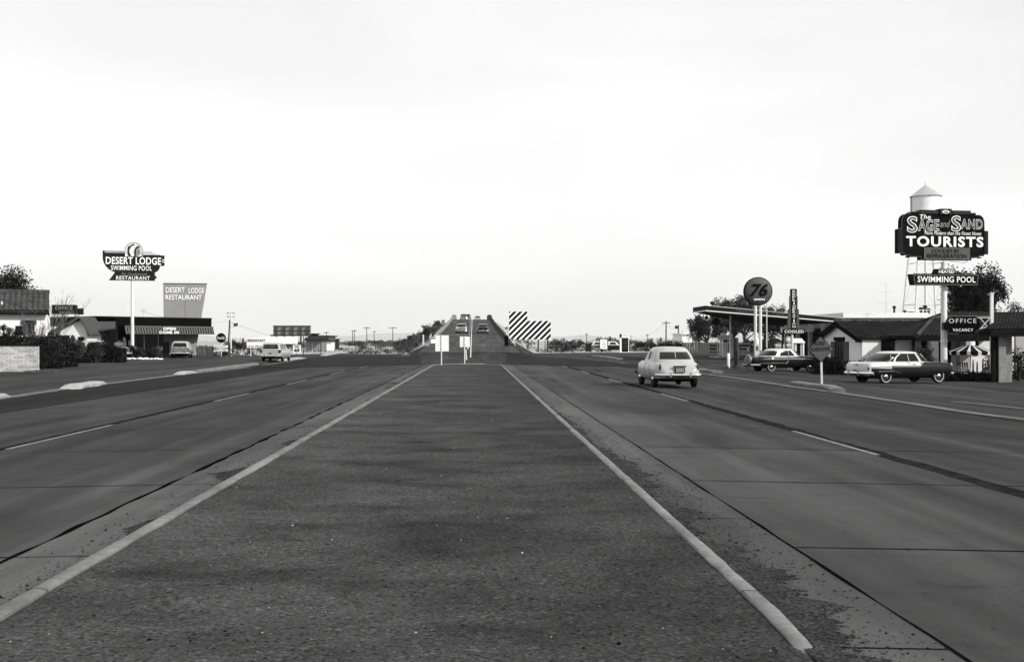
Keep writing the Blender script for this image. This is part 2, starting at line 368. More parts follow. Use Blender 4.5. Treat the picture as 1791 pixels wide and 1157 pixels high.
# median
med = [(-2.85, -20), (1.72, -20), (1.72, YE-1.2), (.9, YE-.1), (-2.0, YE-.1), (-2.85, YE-1.2)]
bmz = MB(); 
def medz(x, y): return .05+.02*noise.noise((x*.5, y*.25, 0))+.012*noise.noise((x*2, y*1.5, 3))
ys = np.concatenate([np.arange(-6, 30, .3), np.arange(30, YE-.2, 1.2), [YE-.2]]); xs = np.concatenate([[-2.951], np.linspace(-2.95, 1.82, 22), [1.821]])
def mclip(x, y):
    t = max(0, (y-(YE-4))/4); lo, hi = -2.81+.85*t, 1.75-.85*t
    return min(max(x, lo), hi)
vs = [(mclip(x, y)+(-.004 if i == 0 else .004 if i == len(xs)-1 else 0), y, medz(x, y)-(.13 if i in (0, len(xs)-1) else 0)) for y in ys for i, x in enumerate(xs)]; nx = len(xs)
bmz.add(vs, [(j*nx+i, j*nx+i+1, (j+1)*nx+i+1, (j+1)*nx+i) for j in range(len(ys)-1) for i in range(nx-1)])
tag(bmz.build('median', M['gravel'], smooth=True), kind='structure')
def kerbline(name, pts, wd, ht, mat, rnd=.3, wob=0, taper=False, step=.6, parent=None, jig=3, fade=0):
    """kerb with a rounded top that follows a ground path"""
    P = []
    for (a, b) in zip(pts, pts[1:]):
        d = math.dist(a, b); n = max(1, int(d/step))
        P += [(a[0]+(b[0]-a[0])*i/n, a[1]+(b[1]-a[1])*i/n) for i in range(n)]
    P.append(pts[-1]); vs = []; m = len(P)
    for i, p in enumerate(P):
        q0 = P[max(0, i-1)]; q1 = P[min(m-1, i+1)]; dx, dy = q1[0]-q0[0], q1[1]-q0[1]; L = math.hypot(dx, dy) or 1
        nx_, ny_ = dy/L, -dx/L
        k = 1
        if taper: e = min(i, m-1-i)/max(1, min(m*.25, 3)); k = min(1, .12+.88*e)
        if fade: k = min(1, .05+math.dist(p, P[0])/fade); q_ = k
        h = ht*k; z0 = gz(*p)-.03; wv = wd*(1+wob*noise.noise((p[0]*2, p[1]*2, jig))+.5*wob*noise.noise((p[0]*2, p[1]*7, jig+4)))*(min(1, .25+k) if fade else 1)
        for u, hh in ((-.5, -.0), (-.5, h*(1-rnd)), (-.38, h*.97), (0, h*1.02), (.38, h*.97), (.5, h*(1-rnd)), (.5, 0)):
            vs.append((p[0]+nx_*wv*u, p[1]+ny_*wv*u, z0+.03+hh+(.006*noise.noise((p[0]*3, p[1]*3, u*3)) if hh > 0 else -.03)))
    fs = [(i*7+k, (i+1)*7+k, (i+1)*7+k+1, i*7+k+1) for i in range(m-1) for k in range(6)]
    fs += [tuple(range(7)), tuple(range((m-1)*7, m*7))]
    o = MB().add(vs, fs).build(name, mat, parent, smooth=True)
    if not parent: tag(o, kind='structure')
    return o
kerbline('kerb', [(-2.86, -8), (-2.86, YE-3.5), (-2.7, YE-1.6), (-2.2, YE-.3), (-1.6, YE)], .125, .08, M['kerb'], wob=.12, rnd=.12)
kerbline('kerb', [(1.77, 5.95), (1.80, 7), (1.80, 20), (1.80, YE-3.5), (1.66, YE-1.6), (1.2, YE-.3), (.6, YE)], .115, .07, M['kerb'], wob=.15, rnd=.2, fade=.35, step=.12)
kerbline('kerb', [(-1.7, YE), (.7, YE)], .17, .11, M['kerb'])
# pale gutter line along both lots, raised kerb islands at the drive entrances
def strip(name, pts, wd, mat, off, wob=.2, step=.7, jig=0, kind='structure', parent=None):
    P = []
    for (a, b) in zip(pts, pts[1:]):
        d = math.dist(a, b); n = max(1, int(d/step)); P += [(a[0]+(b[0]-a[0])*i/n, a[1]+(b[1]-a[1])*i/n) for i in range(n)]
    P.append(pts[-1]); vs = []; m = len(P)
    for i, p in enumerate(P):
        q0 = P[max(0, i-1)]; q1 = P[min(m-1, i+1)]; dx, dy = q1[0]-q0[0], q1[1]-q0[1]; L = math.hypot(dx, dy) or 1
        a = wd*.5*(1+wob*noise.noise((p[0]*1.3, p[1]*1.3, jig))); b = wd*.5*(1+wob*noise.noise((p[0]*1.3, p[1]*1.3, jig+9)))
        for s_, w_ in ((-1, a), (1, b)):
            x, y = p[0]+dy/L*s_*w_, p[1]-dx/L*s_*w_; vs.append((x, y, gz(x, y)+off))
    o = MB().add(vs, [(2*i, 2*i+1, 2*i+3, 2*i+2) for i in range(m-1)]).build(name, mat, parent)
    if parent is None and kind: o['kind'] = kind
    return o
LG = [(-15.7, -15), (-15.7, 22), G(5, 697), G(110, 681), G(215, 668), G(309, 656.5), G(415, 645), G(495, 634), G(560, 627)]
strip('gutter', LG, .62, M['gutterline'], .03, .6, jig=2)
RG = [(13.35, -15), (13.3, 20), G(1791, 734.5), G(1697, 723), G(1591, 706), G(1470, 688), G(1400, 679), G(1290, 662), G(1230, 654), G(1130, 641), G(1085, 634)]
strip('gutter', RG, .5, M['gutterline'], .03, .6, jig=5)
strip('gutter', [G(1791, 716), G(1710, 707), G(1665, 703.5)], .16, M['kerb'], .03, .3)
kerbline('kerb_island', [G(121, 681), G(136, 677.5), G(155, 675.5), G(174, 671.5)], .75, .17, M['kerbw'], taper=True, step=.3, wob=.1)
kerbline('kerb_island', [G(-40, 700), G(-20, 698), G(6, 694)], .6, .15, M['kerbw'], taper=True, step=.3)
kerbline('kerb_island', [G(311, 656), G(325, 653.5), G(339, 652)], .6, .17, M['kerbw'], taper=True, step=.5)
kerbline('kerb_island', [G(340, 652), G(390, 645), G(447, 637.5)], .55, .15, M['kerb'], step=.8, wob=.2)
kerbline('kerb_island', [G(490, 631), G(510, 628.5), G(530, 626.5)], .8, .16, M['kerbw'], taper=True, step=.8, wob=.2)
kerbline('kerb_island', [G(565, 622), G(580, 619.5), G(597, 616.5)], .8, .16, M['kerbw'], taper=True, step=.8, wob=.2)
kerbline('kerb_island', [G(1466, 686), G(1450, 679.5), G(1420, 676.5), G(1392, 672.5)], .55, .16, M['kerb'], taper=False, step=.5, wob=.2)
kerbline('kerb_island', [G(1256, 652.5), G(1235, 650), G(1224, 648)], .6, .17, M['kerb'], step=.6, wob=.2)
kerbline('kerb_island', [G(1084, 629), G(1065, 626.5), G(1040, 624)], .6, .17, M['kerb'], step=.8, wob=.3)
# joints, oil line and paint on the two carriageways
strip('tar_joint', [(-3.62, -10), (-3.62, YE)], .055, M['tar'], .0205, 1.9, .1)
strip('tar_joint', [(2.62, -10), (2.60, YE)], .022, M['tar'], .0205, 1.4, .15, jig=4)
jt = MB(); 
def thin(mb, a, b, w_, off, n=14):
    P = [(a[0]+(b[0]-a[0])*i/n, a[1]+(b[1]-a[1])*i/n+.012*noise.noise((i*.7+a[1], a[1], 0))) for i in range(n+1)]
    vs = [];
    for p in P: ww = w_*(1+.5*noise.noise((p[0], p[1], 8))); vs += [(p[0], p[1]-ww/2, gz(*p)+off), (p[0], p[1]+ww/2, gz(*p)+off)]
    mb.add(vs, [(2*i, 2*i+2, 2*i+3, 2*i+1) for i in range(n)])
for k in range(-2, 17):
    thin(jt, (2.64, 9.4+4.5*k), (10.05, 9.4+4.5*k), .028, .0205); thin(jt, (-11.95, 8.95+4.5*k), (-3.64, 8.95+4.5*k), .026, .0205)
    thin(jt, (1.85, 10.9+3.3*k*1.4), (2.6, 10.9+3.3*k*1.4), .016, .0205, 3); thin(jt, (-3.6, 8.95+4.5*k), (-2.88, 8.95+4.5*k), .016, .0205, 3)
tag(jt.build('tar_joint', M['tar']), kind='structure')
strip('oil_line', [(6.29, -10), (6.33, YE)], .30, M['oil'], .0195, .6, .4, jig=1)
strip('oil_line', [(-7.74, -10), (-7.76, YE)], .22, M['oil'], .0195, .6, .4, jig=6)
dash = MB()
def dashes(x, segs, w_=.095):
    for a, b in segs:
        n = 6
        vs = []
        for i in range(n+1):
            y = a+(b-a)*i/n; vs += [(x-w_/2, y, gz(x, y)+.0245), (x+w_/2, y, gz(x, y)+.0245)]
        dash.add(vs, [(2*i, 2*i+1, 2*i+3, 2*i+2) for i in range(n)])
dashes(6.20, [(17.6, 22.3), (33.3, 38.2), (48, 53), (62.5, 67), (77, 81), (2, 7)], .10)
dashes(-7.62, [(18.6, 24), (33.4, 38.5), (46.3, 51.8), (60.3, 67), (75, 81), (5, 10)], .10)
tag(dash.build('road_marking', M['paint']), kind='structure')
dash = MB()
def ramp_line(dx, segs, w_):
    for a, b in segs:
        n = max(1, int((b-a)/6)); vs = []
        for i in range(n+1):
            y = a+(b-a)*i/n; x = rampx(y)+dx; vs += [(x-w_/2, y, gz(x, y)+.085), (x+w_/2, y, gz(x, y)+.085)]
        dash.add(vs, [(2*i, 2*i+1, 2*i+3, 2*i+2) for i in range(n)])
ramp_line(.12, [(112, 330)], .11)
ramp_line(-.22, [(y, y+5) for y in range(126, 330, 12)], .11)
dash.add([(-.80, 100, gz(-.8, 100)+.05), (-.7, 100, gz(-.8, 100)+.05), (-.95, 125, gz(-1, 125)+.1), (-1.05, 125, gz(-1, 125)+.1)], [(0, 1, 2, 3)])
tag(dash.build('road_marking', M['offwhite']), kind='structure')
for a, b in (((-4.5, 84.5), (-1.3, 92)), ((3.6, 84.5), (.6, 92))): strip('road_marking', [a, (b[0], b[1])], .06, M['paint'], .045, .2)
# spilled gravel along the kerbs: a thin ragged skirt on the gutter
def skirt(x0, sgn, prof, jig, patch=0):
    yy = np.concatenate([np.arange(3, 25, .025), np.arange(25, 80, .08)]); vs = []
    for y in yy:
        base = lerp(prof, y)
        n1 = noise.noise((y*1.1, jig, 0)); n2 = noise.noise((y*3.1, jig, 5)); n3 = noise.noise((y*9, jig, 9))
        w_ = max(0.004, base*(1+1.0*n1+.55*n2+.4*n3+.3*noise.noise((y*27, jig, 3)))+patch*max(0, noise.noise((y*.45, jig, 7))-.12)*(1+.8*n3))
        k = 6
        for i in range(k+1):
            x = x0+sgn*w_*i/k
            vs.append((x, y+.03*noise.noise((y*5, i, 2)), gz(x, y)+.018+.028*(1-(i/k)**2)+(.004 if i < k else 0)*noise.noise((x*30, y*30, 0))))
    m = len(yy); mb = MB().add(vs, [(j*7+i, j*7+i+1, (j+1)*7+i+1, (j+1)*7+i) for j in range(m-1) for i in range(6)])
    return mb
mb = skirt(1.77, 1, [(3, .42), (7, .40), (10, .36), (14, .28), (20, .2), (30, .14), (50, .12), (80, .1)], 1.7)
tag(mb.build('loose_gravel', M['loose'], smooth=True), 'dark loose gravel spilled in the gutter beside the right kerb of the median', 'gravel', kind='stuff')
mb = skirt(-2.86, -1, [(3, .06), (9, .10), (12, .07), (30, .08), (80, .1)], 8.1, .9)
tag(mb.build('loose_gravel', M['loose'], smooth=True), 'thin dark drift of gravel along the left kerb of the median', 'gravel', kind='stuff')
# pebbles: many small stones on the median and in the gutters
def pebbles(n, xr, yr, smin, smax, mat, zoff, seed, bias=1.6, zf=None):
    r = np.random.default_rng(seed); ico = np.array([(0, 0, 1), (0, 0, -.4), (1, 0, .1), (-1, 0, .1), (0, 1, .1), (0, -1, .1)])
    fc = [(0, 2, 4), (0, 4, 3), (0, 3, 5), (0, 5, 2)]
    mb = MB()
    for _ in range(n):
        y = yr[0]+(yr[1]-yr[0])*r.random()**bias; x = r.uniform(*xr); s_ = smin+(smax-smin)*r.random()**3
        a = r.random()*6.28; c, sn = math.cos(a), math.sin(a); k = s_*r.uniform(.6, 1.4, 3)*(1, 1, .7)
        z = (zf(x, y) if zf else gz(x, y))+zoff
        mb.add([(x+(p[0]*c*k[0]-p[1]*sn*k[1]), y+(p[0]*sn*k[0]+p[1]*c*k[1]), z+p[2]*k[2]) for p in ico], fc)
    return mb
tag(pebbles(5000, (-2.7, 1.66), (4, 32), .005, .022, None, 0, 1, zf=medz).build('gravel', M['gravel']), 'small grey stones strewn over the gravel median', 'gravel', kind='stuff')
tag(pebbles(260, (-2.7, 1.66), (4, 40), .006, .017, None, 0, 2, zf=medz).build('clods', M['tar']), 'dark clods of dirt scattered over the gravel median', 'clods', kind='stuff')
tag(pebbles(120, (-2.7, 1.66), (4, 40), .006, .014, None, 0, 22, zf=medz).build('pale_stones', M['kerbw']), 'pale stones scattered thinly over the gravel median', 'stones', kind='stuff')
mb = pebbles(2600, (1.86, 2.62), (4, 26), .002, .010, None, .018, 3); mb2 = pebbles(260, (-3.5, -2.9), (6, 26), .004, .015, None, .018, 4); mb.add(mb2.v, mb2.f)
r2 = np.random.default_rng(12); sc = MB(); ico = [(0, 0, 1), (0, 0, -.4), (1, 0, .1), (-1, 0, .1), (0, 1, .1), (0, -1, .1)]
for _ in range(6500):
    y = 4+22*r2.random()**1.5; side = 1 if r2.random() < .75 else -1; x = (1.88+abs(r2.normal())*.26) if side > 0 else (-2.94-abs(r2.normal())*.16); q = r2.uniform(.002, .009)*(1+2*r2.random()**8); z = gz(x, y)+.02; k = r2.uniform(.6, 1.4, 3)
    if x > 2.7: continue
    sc.add([(x+p[0]*q*k[0], y+p[1]*q*k[1], z+p[2]*q*.6) for p in ico], [(0, 2, 4), (0, 4, 3), (0, 3, 5), (0, 5, 2)])
tag(sc.build('loose_gravel', M['loose']), 'fine loose grit scattered over the gutters on both sides of the median', 'gravel', kind='stuff')
tag(mb.build('clods', M['tar']), 'dark crumbs of dirt lying in the concrete gutters', 'clods', kind='stuff')
# parapets of the overpass
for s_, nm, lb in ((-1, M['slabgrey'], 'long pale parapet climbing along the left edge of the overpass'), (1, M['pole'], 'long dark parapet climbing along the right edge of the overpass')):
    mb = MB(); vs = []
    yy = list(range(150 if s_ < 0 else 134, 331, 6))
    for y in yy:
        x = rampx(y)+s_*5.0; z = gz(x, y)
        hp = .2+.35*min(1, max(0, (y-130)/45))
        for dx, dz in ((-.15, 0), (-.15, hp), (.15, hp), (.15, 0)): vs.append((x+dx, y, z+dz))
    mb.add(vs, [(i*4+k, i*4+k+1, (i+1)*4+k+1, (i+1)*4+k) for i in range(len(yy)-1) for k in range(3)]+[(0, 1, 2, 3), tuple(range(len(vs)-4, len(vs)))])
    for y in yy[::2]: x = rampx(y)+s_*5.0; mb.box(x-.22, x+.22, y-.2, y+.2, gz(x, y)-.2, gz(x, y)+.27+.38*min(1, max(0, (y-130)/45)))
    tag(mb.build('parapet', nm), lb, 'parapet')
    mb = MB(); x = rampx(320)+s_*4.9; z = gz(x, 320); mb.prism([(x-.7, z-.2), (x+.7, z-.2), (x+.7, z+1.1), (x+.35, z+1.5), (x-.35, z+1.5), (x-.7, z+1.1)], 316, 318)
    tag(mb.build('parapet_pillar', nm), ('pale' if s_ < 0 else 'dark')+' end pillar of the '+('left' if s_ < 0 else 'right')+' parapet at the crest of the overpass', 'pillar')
# far mountains
mb = MB(); vs = []; nn = 90
for i in range(nn+1):
    px = -300+i*2400/nn; Y = 24000
    h = max(0, .32*34*math.exp(-((px-650)/190)**2)+10*math.exp(-((px-900)/240)**2)+14*math.exp(-((px-1500)/260)**2)+12*math.exp(-((px-150)/200)**2)+7*noise.noise((px*.011, 0, 0))+3*noise.noise((px*.05, 4, 0)))
    X = (px-CX)*Y/F
    vs += [(X, Y-500, -5), (X, Y+800, h*.55*Y/F), (X, Y+2200, h*Y/F), (X, Y+6000, -5)]
mb.add(vs, [(i*4+k, i*4+k+1, (i+1)*4+k+1, (i+1)*4+k) for i in range(nn) for k in range(3)])
tag(mb.build('hills', M['mount'], smooth=True), kind='structure')

# the air: pale dust haze that fades the mountains
hz = MB().box(-27000, 27000, -60, 31500, -8, 1000).build('haze', bpy.data.materials.new('dust_haze')); tag(hz, 'pale dusty air over the whole desert', 'haze', kind='stuff')
hm = hz.data.materials[0]; hm.use_nodes = True; n_ = hm.node_tree.nodes; n_.remove(n_['Principled BSDF']); pv = n_.new('ShaderNodeVolumePrincipled'); pv.inputs['Color'].default_value = (1, 1, 1, 1); pv.inputs['Density'].default_value = 4.5e-5; pv.inputs['Anisotropy'].default_value = 0
hm.node_tree.links.new(pv.outputs[0], n_['Material Output'].inputs['Volume'])
# ============================================================ cars
def paintmat(name, v, rough=.3): 
    m = newmat(name, v, rough, .25 if v > .05 else .12); m.node_tree.nodes['Principled BSDF'].inputs['Coat Weight'].default_value = .25 if v > .05 else .12
    vv = coords(m); setcol(m, rng_(m, nodenoise(m, vv, 1.5), .3, .7, v*.9, v*1.08)); return m
PT = {k: paintmat('car_paint_'+k, v) for k, v in dict(cream=.34, pale=.32, grey=.13, dark=.006, black=.005, white=.45, mid=.08).items()}
def smooth_interp(pts, x):
    n = len(pts)
    for i in range(n-1):
        if x <= pts[i+1][0] or i == n-2:
            x0, y0 = pts[i]; x1, y1 = pts[i+1]
            m0 = 0 if i == 0 else (y1-pts[i-1][1])/(x1-pts[i-1][0]); m1 = 0 if i == n-2 else (pts[i+2][1]-y0)/(pts[i+2][0]-x0)
            if i == 0: m0 = (y1-y0)/(x1-x0)
            if i == n-2: m1 = (y1-y0)/(x1-x0)
            t = min(1, max(0, (x-x0)/(x1-x0))); d = x1-x0
            return (2*t**3-3*t*t+1)*y0+(t**3-2*t*t+t)*d*m0+(-2*t**3+3*t*t)*y1+(t**3-t*t)*d*m1
def car_body(P):
    S = P['st']      # rows: x, half width, z bottom, z shoulder, z centre top
    col = [[(s[0], s[k]) for s in S] for k in range(1, 5)]
    x0, x1 = S[0][0], S[-1][0]; n = P.get('n', 44)
    tt = [x0+(x1-x0)*(.5-.5*math.cos(math.pi*i/n))*.35+(x1-x0)*(i/n)*.65 for i in range(n+1)]
    vs = []; k = 0; val = P.get('valley', .62)
    for x in tt:
        w_, zb, zs, zt = [smooth_interp(c, x) for c in col]
        h = zs-zb
        half = [(0, zb), (.62*w_, zb), (.9*w_, zb+.03*h), (.97*w_, zb+.14*h), (w_, zb+.36*h), (.995*w_, zb+.58*h), (.975*w_, zb+.78*h), (.93*w_, zb+.92*h), (.86*w_, zs),
                (val*w_+.07, zs*.6+min(zs, zt)*.4-.005), (val*w_-.04, zt-.012), (.3*w_, zt+.008), (0, zt+.018)]
        ring = half+[(-y, z) for y, z in half[-2:0:-1]]; k = len(ring)
        vs += [(x, y, z) for y, z in ring]
    fs = [(i*k+j, i*k+(j+1) % k, (i+1)*k+(j+1) % k, (i+1)*k+j) for i in range(n) for j in range(k)]
    fs += [tuple(range(k)), tuple(range(n*k, (n+1)*k))]
    return vs, fs
def rrect(cx, a, hw, rc, bow):
    pts = []; rc = min(rc, hw*.95, a*.95)
    def seg(p, q, n): return [(p[0]+(q[0]-p[0])*i/n, p[1]+(q[1]-p[1])*i/n) for i in range(n)]
    def arc(c, t0, n): return [(c[0]+rc*math.cos(t0+math.pi/2*i/n), c[1]+rc*math.sin(t0+math.pi/2*i/n)) for i in range(n)]
    pts += seg((-a, hw-rc), (-a, -hw+rc), 12)+arc((-a+rc, -hw+rc), math.pi, 7)+seg((-a+rc, -hw), (a-rc, -hw), 30)+arc((a-rc, -hw+rc), 1.5*math.pi, 7)
    pts += seg((a, -hw+rc), (a, hw-rc), 12)+arc((a-rc, hw-rc), 0, 7)+seg((a-rc, hw), (-a+rc, hw), 30)+arc((-a+rc, hw-rc), .5*math.pi, 7)
    out = []
    for x, y in pts:
        b = bow*(1-(y/hw)**2); out.append((cx+x+(b if x > 0 else -b)*min(1, abs(x)/a)**3, y*(1-.04*(x/a)**2)))
    return out
def car_cabin(P):
    rows = P['cab']  # z, x rear, x front, half width, corner radius
    zz = P['cabz']; col = [[(r_[0], r_[k]) for r_ in rows] for k in range(1, 5)]
    vs = []; k = 0; bow = P.get('bow', .1)
    for z in zz:
        xr, xf, hw, rc = [smooth_interp(c, z) if len(c) > 2 else lerp(c, z) for c in col]
        ring = rrect((xr+xf)/2, (xf-xr)/2, hw, rc, bow*(1-.3*(z-zz[0])/(zz[-1]-zz[0]))); k = len(ring); vs += [(x, y, z) for x, y in ring]
    xr, xf, hw, rc = [lerp(c, zz[-1]) for c in col]; H = P['H']; z1 = zz[-1]
    for s_, hz in ((.93, .45), (.8, .75), (.55, .93), (.25, 1.0)):
        ring = rrect((xr+xf)/2, (xf-xr)/2, hw, rc, bow*.7); cx = (xr+xf)/2
        vs += [(cx+(x-cx)*s_, y*s_, z1+(H-z1)*hz) for x, y in ring]
    nr = len(vs)//k; body = []; glass = []; mid = rows[0]
    xr0, xf0, hw0 = P['ref']; cx = (xr0+xf0)/2; a = (xf0-xr0)/2
    zr = P['win']    # list of (kind, lo, hi, row lo, row hi)
    ringref = rrect(cx, a, hw0, rows[0][4], bow)
    for i in range(nr-1):
        for j in range(k):
            x, y = ringref[j]; x2, y2 = ringref[(j+1) % k]; mx_, my = (x+x2)/2, (y+y2)/2; dx, dy = (mx_-cx)/a, my/hw0; g_ = False
            for kd, lo, hi, r0, r1 in zr:
                if not (r0 <= i < r1): continue
                if kd == 'rear' and dx < -.6 and lo <= dy <= hi: g_ = True
                if kd == 'front' and dx > .6 and lo <= dy <= hi: g_ = True
                if kd == 'side' and abs(dy) > .8 and lo <= dx <= hi: g_ = True
            (glass if g_ else body).append((i*k+j, i*k+(j+1) % k, (i+1)*k+(j+1) % k, (i+1)*k+j))
    body.append(tuple(range((nr-1)*k, nr*k)))
    return vs, body, glass, vs[:k]
def make_wheel(r, wd, side, parent, ww=True, mat_hub=None, loc=(0, 0, 0)):
    rr = r
    o = MB().lathe([(r*.62, -wd*.5), (r*.86, -wd*.52), (r*.97, -wd*.38), (r, 0), (r*.97, wd*.38), (r*.86, wd*.52), (r*.62, wd*.5)], 26, 0, 'y').build('wheel', M['rubber'], parent, True, loc)
    y = side*wd*.5; s_ = side
    if ww: MB().lathe([(r*.70, y+s_*.006), (r*.75, y+s_*.012), (r*.81, y+s_*.014)], 26, 0, 'y').build('whitewall', M['whitewall'], o, True)
    MB().lathe([(r*.64, y), (r*.6, y-s_*.03), (r*.45, y-s_*.02), (.001, y-s_*.02)], 22, 0, 'y').build('rim', M['darkm'], o, True)
    MB().lathe([(r*.36, y-s_*.02), (r*.30, y+s_*.01), (r*.14, y+s_*.03), (.001, y+s_*.032)], 20, 0, 'y').build('hubcap', mat_hub or M['chrome'], o, True)
    return o
def boolean_wheels(o, P):
    cut = MB()
    for x in (P['wr'], P['wf']):
        rr = P['r']*1.16 if x == P['wf'] or not P.get('skirt') else P['r']*P['skirt']
        for s_ in (-1, 1):
            y0 = s_*(P['hw']-.30); y1 = s_*(P['hw']+.25)
            cut.tube((x, y0, P['r']+.02), (x, y1, P['r']+.02), rr, rr, 28)
    c = cut.build('cutter', M['black']); 
    md = o.modifiers.new('b', 'BOOLEAN'); md.operation = 'DIFFERENCE'; md.object = c; md.solver = 'EXACT'
    bpy.context.view_layer.update()
    me = bpy.data.meshes.new_from_object(o.evaluated_get(bpy.context.evaluated_depsgraph_get()))
    o.modifiers.clear(); me.name = o.data.name; o.data = me; bpy.data.objects.remove(c)
    if len(me.polygons) < 50: print('BOOLEAN FAILED', o.name)
    me.polygons.foreach_set('use_smooth', [True]*len(me.polygons)); me.set_sharp_from_angle(angle=R(40))
    wells = []
    for x in (P['wr'], P['wf']): wells.append((x, P['r']+.02, P['r']*1.16 if x == P['wf'] or not P.get('skirt') else P['r']*P['skirt']))
    hit = [any(math.hypot(p.center.x-x, p.center.z-z) < rr*1.012 and abs(p.center.y) > P['hw']-.32 and not (abs(p.normal.y) > .5 and abs(p.center.y) > P['hw']*.9) for x, z, rr in wells) for p in me.polygons]
    return hit
def make_car(name, label, cat, P, loc, head, group=None, detail=2):
    root = thing(name, label, cat, loc, R(90-head), group)
    vs, fs = car_body(P); mats = [P['paint']]
    mb = MB().add(vs, fs)
    o = mb.build('body', mats, root, True, weld=True); hit = boolean_wheels(o, P)
    if P.get('upper'):
        o.data.materials.clear(); o.data.materials.append(P['paint']); o.data.materials.append(P['upper'])
        for p in o.data.polygons:
            c = p.center; f_ = P['upfn'](c.x, c.y, c.z, p.normal)
            p.material_index = 1 if f_ else 0
    o.data.materials.append(M['black']); kb = len(o.data.materials)-1
    for p, h_ in zip(o.data.polygons, hit):
        if h_: p.material_index = kb
    vs, bf, gf, ring0 = car_cabin(P)
    cb = MB().add(vs, bf).build('roof', P.get('roofm', P['paint']), root, True, weld=True)
    gl = MB().add(vs, gf).build('windows', M['glass'], root, True, weld=True)
    zi = P['cabz'][0]; cx = sum(v[0] for v in ring0)/len(ring0)
    it = MB(); n = len(ring0)
    zt = P['floor']
    it.add([(cx+(v[0]-cx)*.93, v[1]*.93, zt) for v in ring0]+[(cx+(v[0]-cx)*.93, v[1]*.93, zt-.04) for v in ring0], [tuple(range(n)), tuple(range(n, 2*n))[::-1]]+[(i, (i+1) % n, n+(i+1) % n, n+i) for i in range(n)])
    for x in P.get('seats', ()): it.box(x-.09, x+.09, -P['hw']*.72, P['hw']*.72, zt-.02, zt+.17)
    it.build('interior', M['interior'], root)
    for x in (P['wr'], P['wf']):
        for s_ in (-1, 1): make_wheel(P['r'], .17, s_, root, P.get('ww', True), None, (x, s_*(P['hw']-.135), P['r']))
    # bumpers: wrap round bars
    for end, key in ((-1, 'rb'), (1, 'fb')):
        xb, zb_, hb = P[key]; pts = []; n = 16; w_ = P['hw']*1.0
        mb = MB(); vs = []
        for i in range(n+1):
            t = -1+2*i/n; y = w_*t*1.0; x = xb-end*(.13*abs(t)**4+.22*max(0, abs(t)-.86)/.14)
            y = w_*(t if abs(t) < .86 else math.copysign(.86+(abs(t)-.86)*.9, t))*1.01
            for dx, dz in ((0, -hb), (.05, -hb*.9), (.075, 0), (.05, hb*.9), (0, hb)): vs.append((x+end*dx, y, zb_+dz))
        mb.add(vs, [(i*5+k, i*5+k+1, (i+1)*5+k+1, (i+1)*5+k) for i in range(n) for k in range(4)]+[(i*5, i*5+4, (i+1)*5+4, (i+1)*5) for i in range(n)])
        b = mb.build('bumper', M['chrome'], root, True)
        for s_ in (-1, 1): y = s_*P.get('guard', .38)*P['hw']*2*.62; MB().prismx([(y-.035, zb_-hb*1.3), (y+.035, zb_-hb*1.3), (y+.03, zb_+hb*2.0), (y-.03, zb_+hb*2.0)], xb+end*.05, xb+end*.12).build('bumper_guard', M['chrome'], b)
        MB().box(min(xb, xb-end*.35), max(xb, xb-end*.35), -.5, .5, zb_-.1, zb_-.02).build('bumper_bracket', M['darkm'], b)
    MB().box(P['wr']-.5, P['wf']+.3, -P['hw']*.62, P['hw']*.62, P['r']*.72, P['st'][len(P['st'])//2][2]+.06).build('chassis', M['black'], root)
    MB().tube((P['wr'], -P['hw']+.2, P['r']), (P['wr'], P['hw']-.2, P['r']), .05).build('axle', M['black'], root)
    for x, y, z, rx, ry, rz_ in P.get('tail', ()):
        for s_ in (-1, 1):
            m2 = MB(); m2.lathe([(.001, -1), (.5, -.86), (.8, -.6), (1, 0), (.8, .6), (.5, .86), (.001, 1)], 14); m2.v = [(x+v[0]*rx, s_*y+v[1]*ry, z+v[2]*rz_) for v in m2.v]
            m2.build('tail_light', M['lamp_red'], root, True)
    for x, y, z, r_ in P.get('head', ()):
        for s_ in (-1, 1): MB().lathe([(r_*1.2, -.06), (r_*1.15, .02), (r_, .03), (r_*.6, .06), (.001, .07)], 18, 0, 'x', (x, s_*y, z)).build('headlight', M['chrome'], root, True)
    if 'plate' in P:
        x, z = P['plate']; p = MB().box(x-.015, x, -.15, .15, z-.075, z+.075).build('licence_plate', M['signmid'], root)
    P.get('extra', lambda r_: None)(root)
    return root
def bar(root, pts, r, name, mat, n=6): return MB().path(pts, [r]*len(pts), n).build(name, mat, root, True)
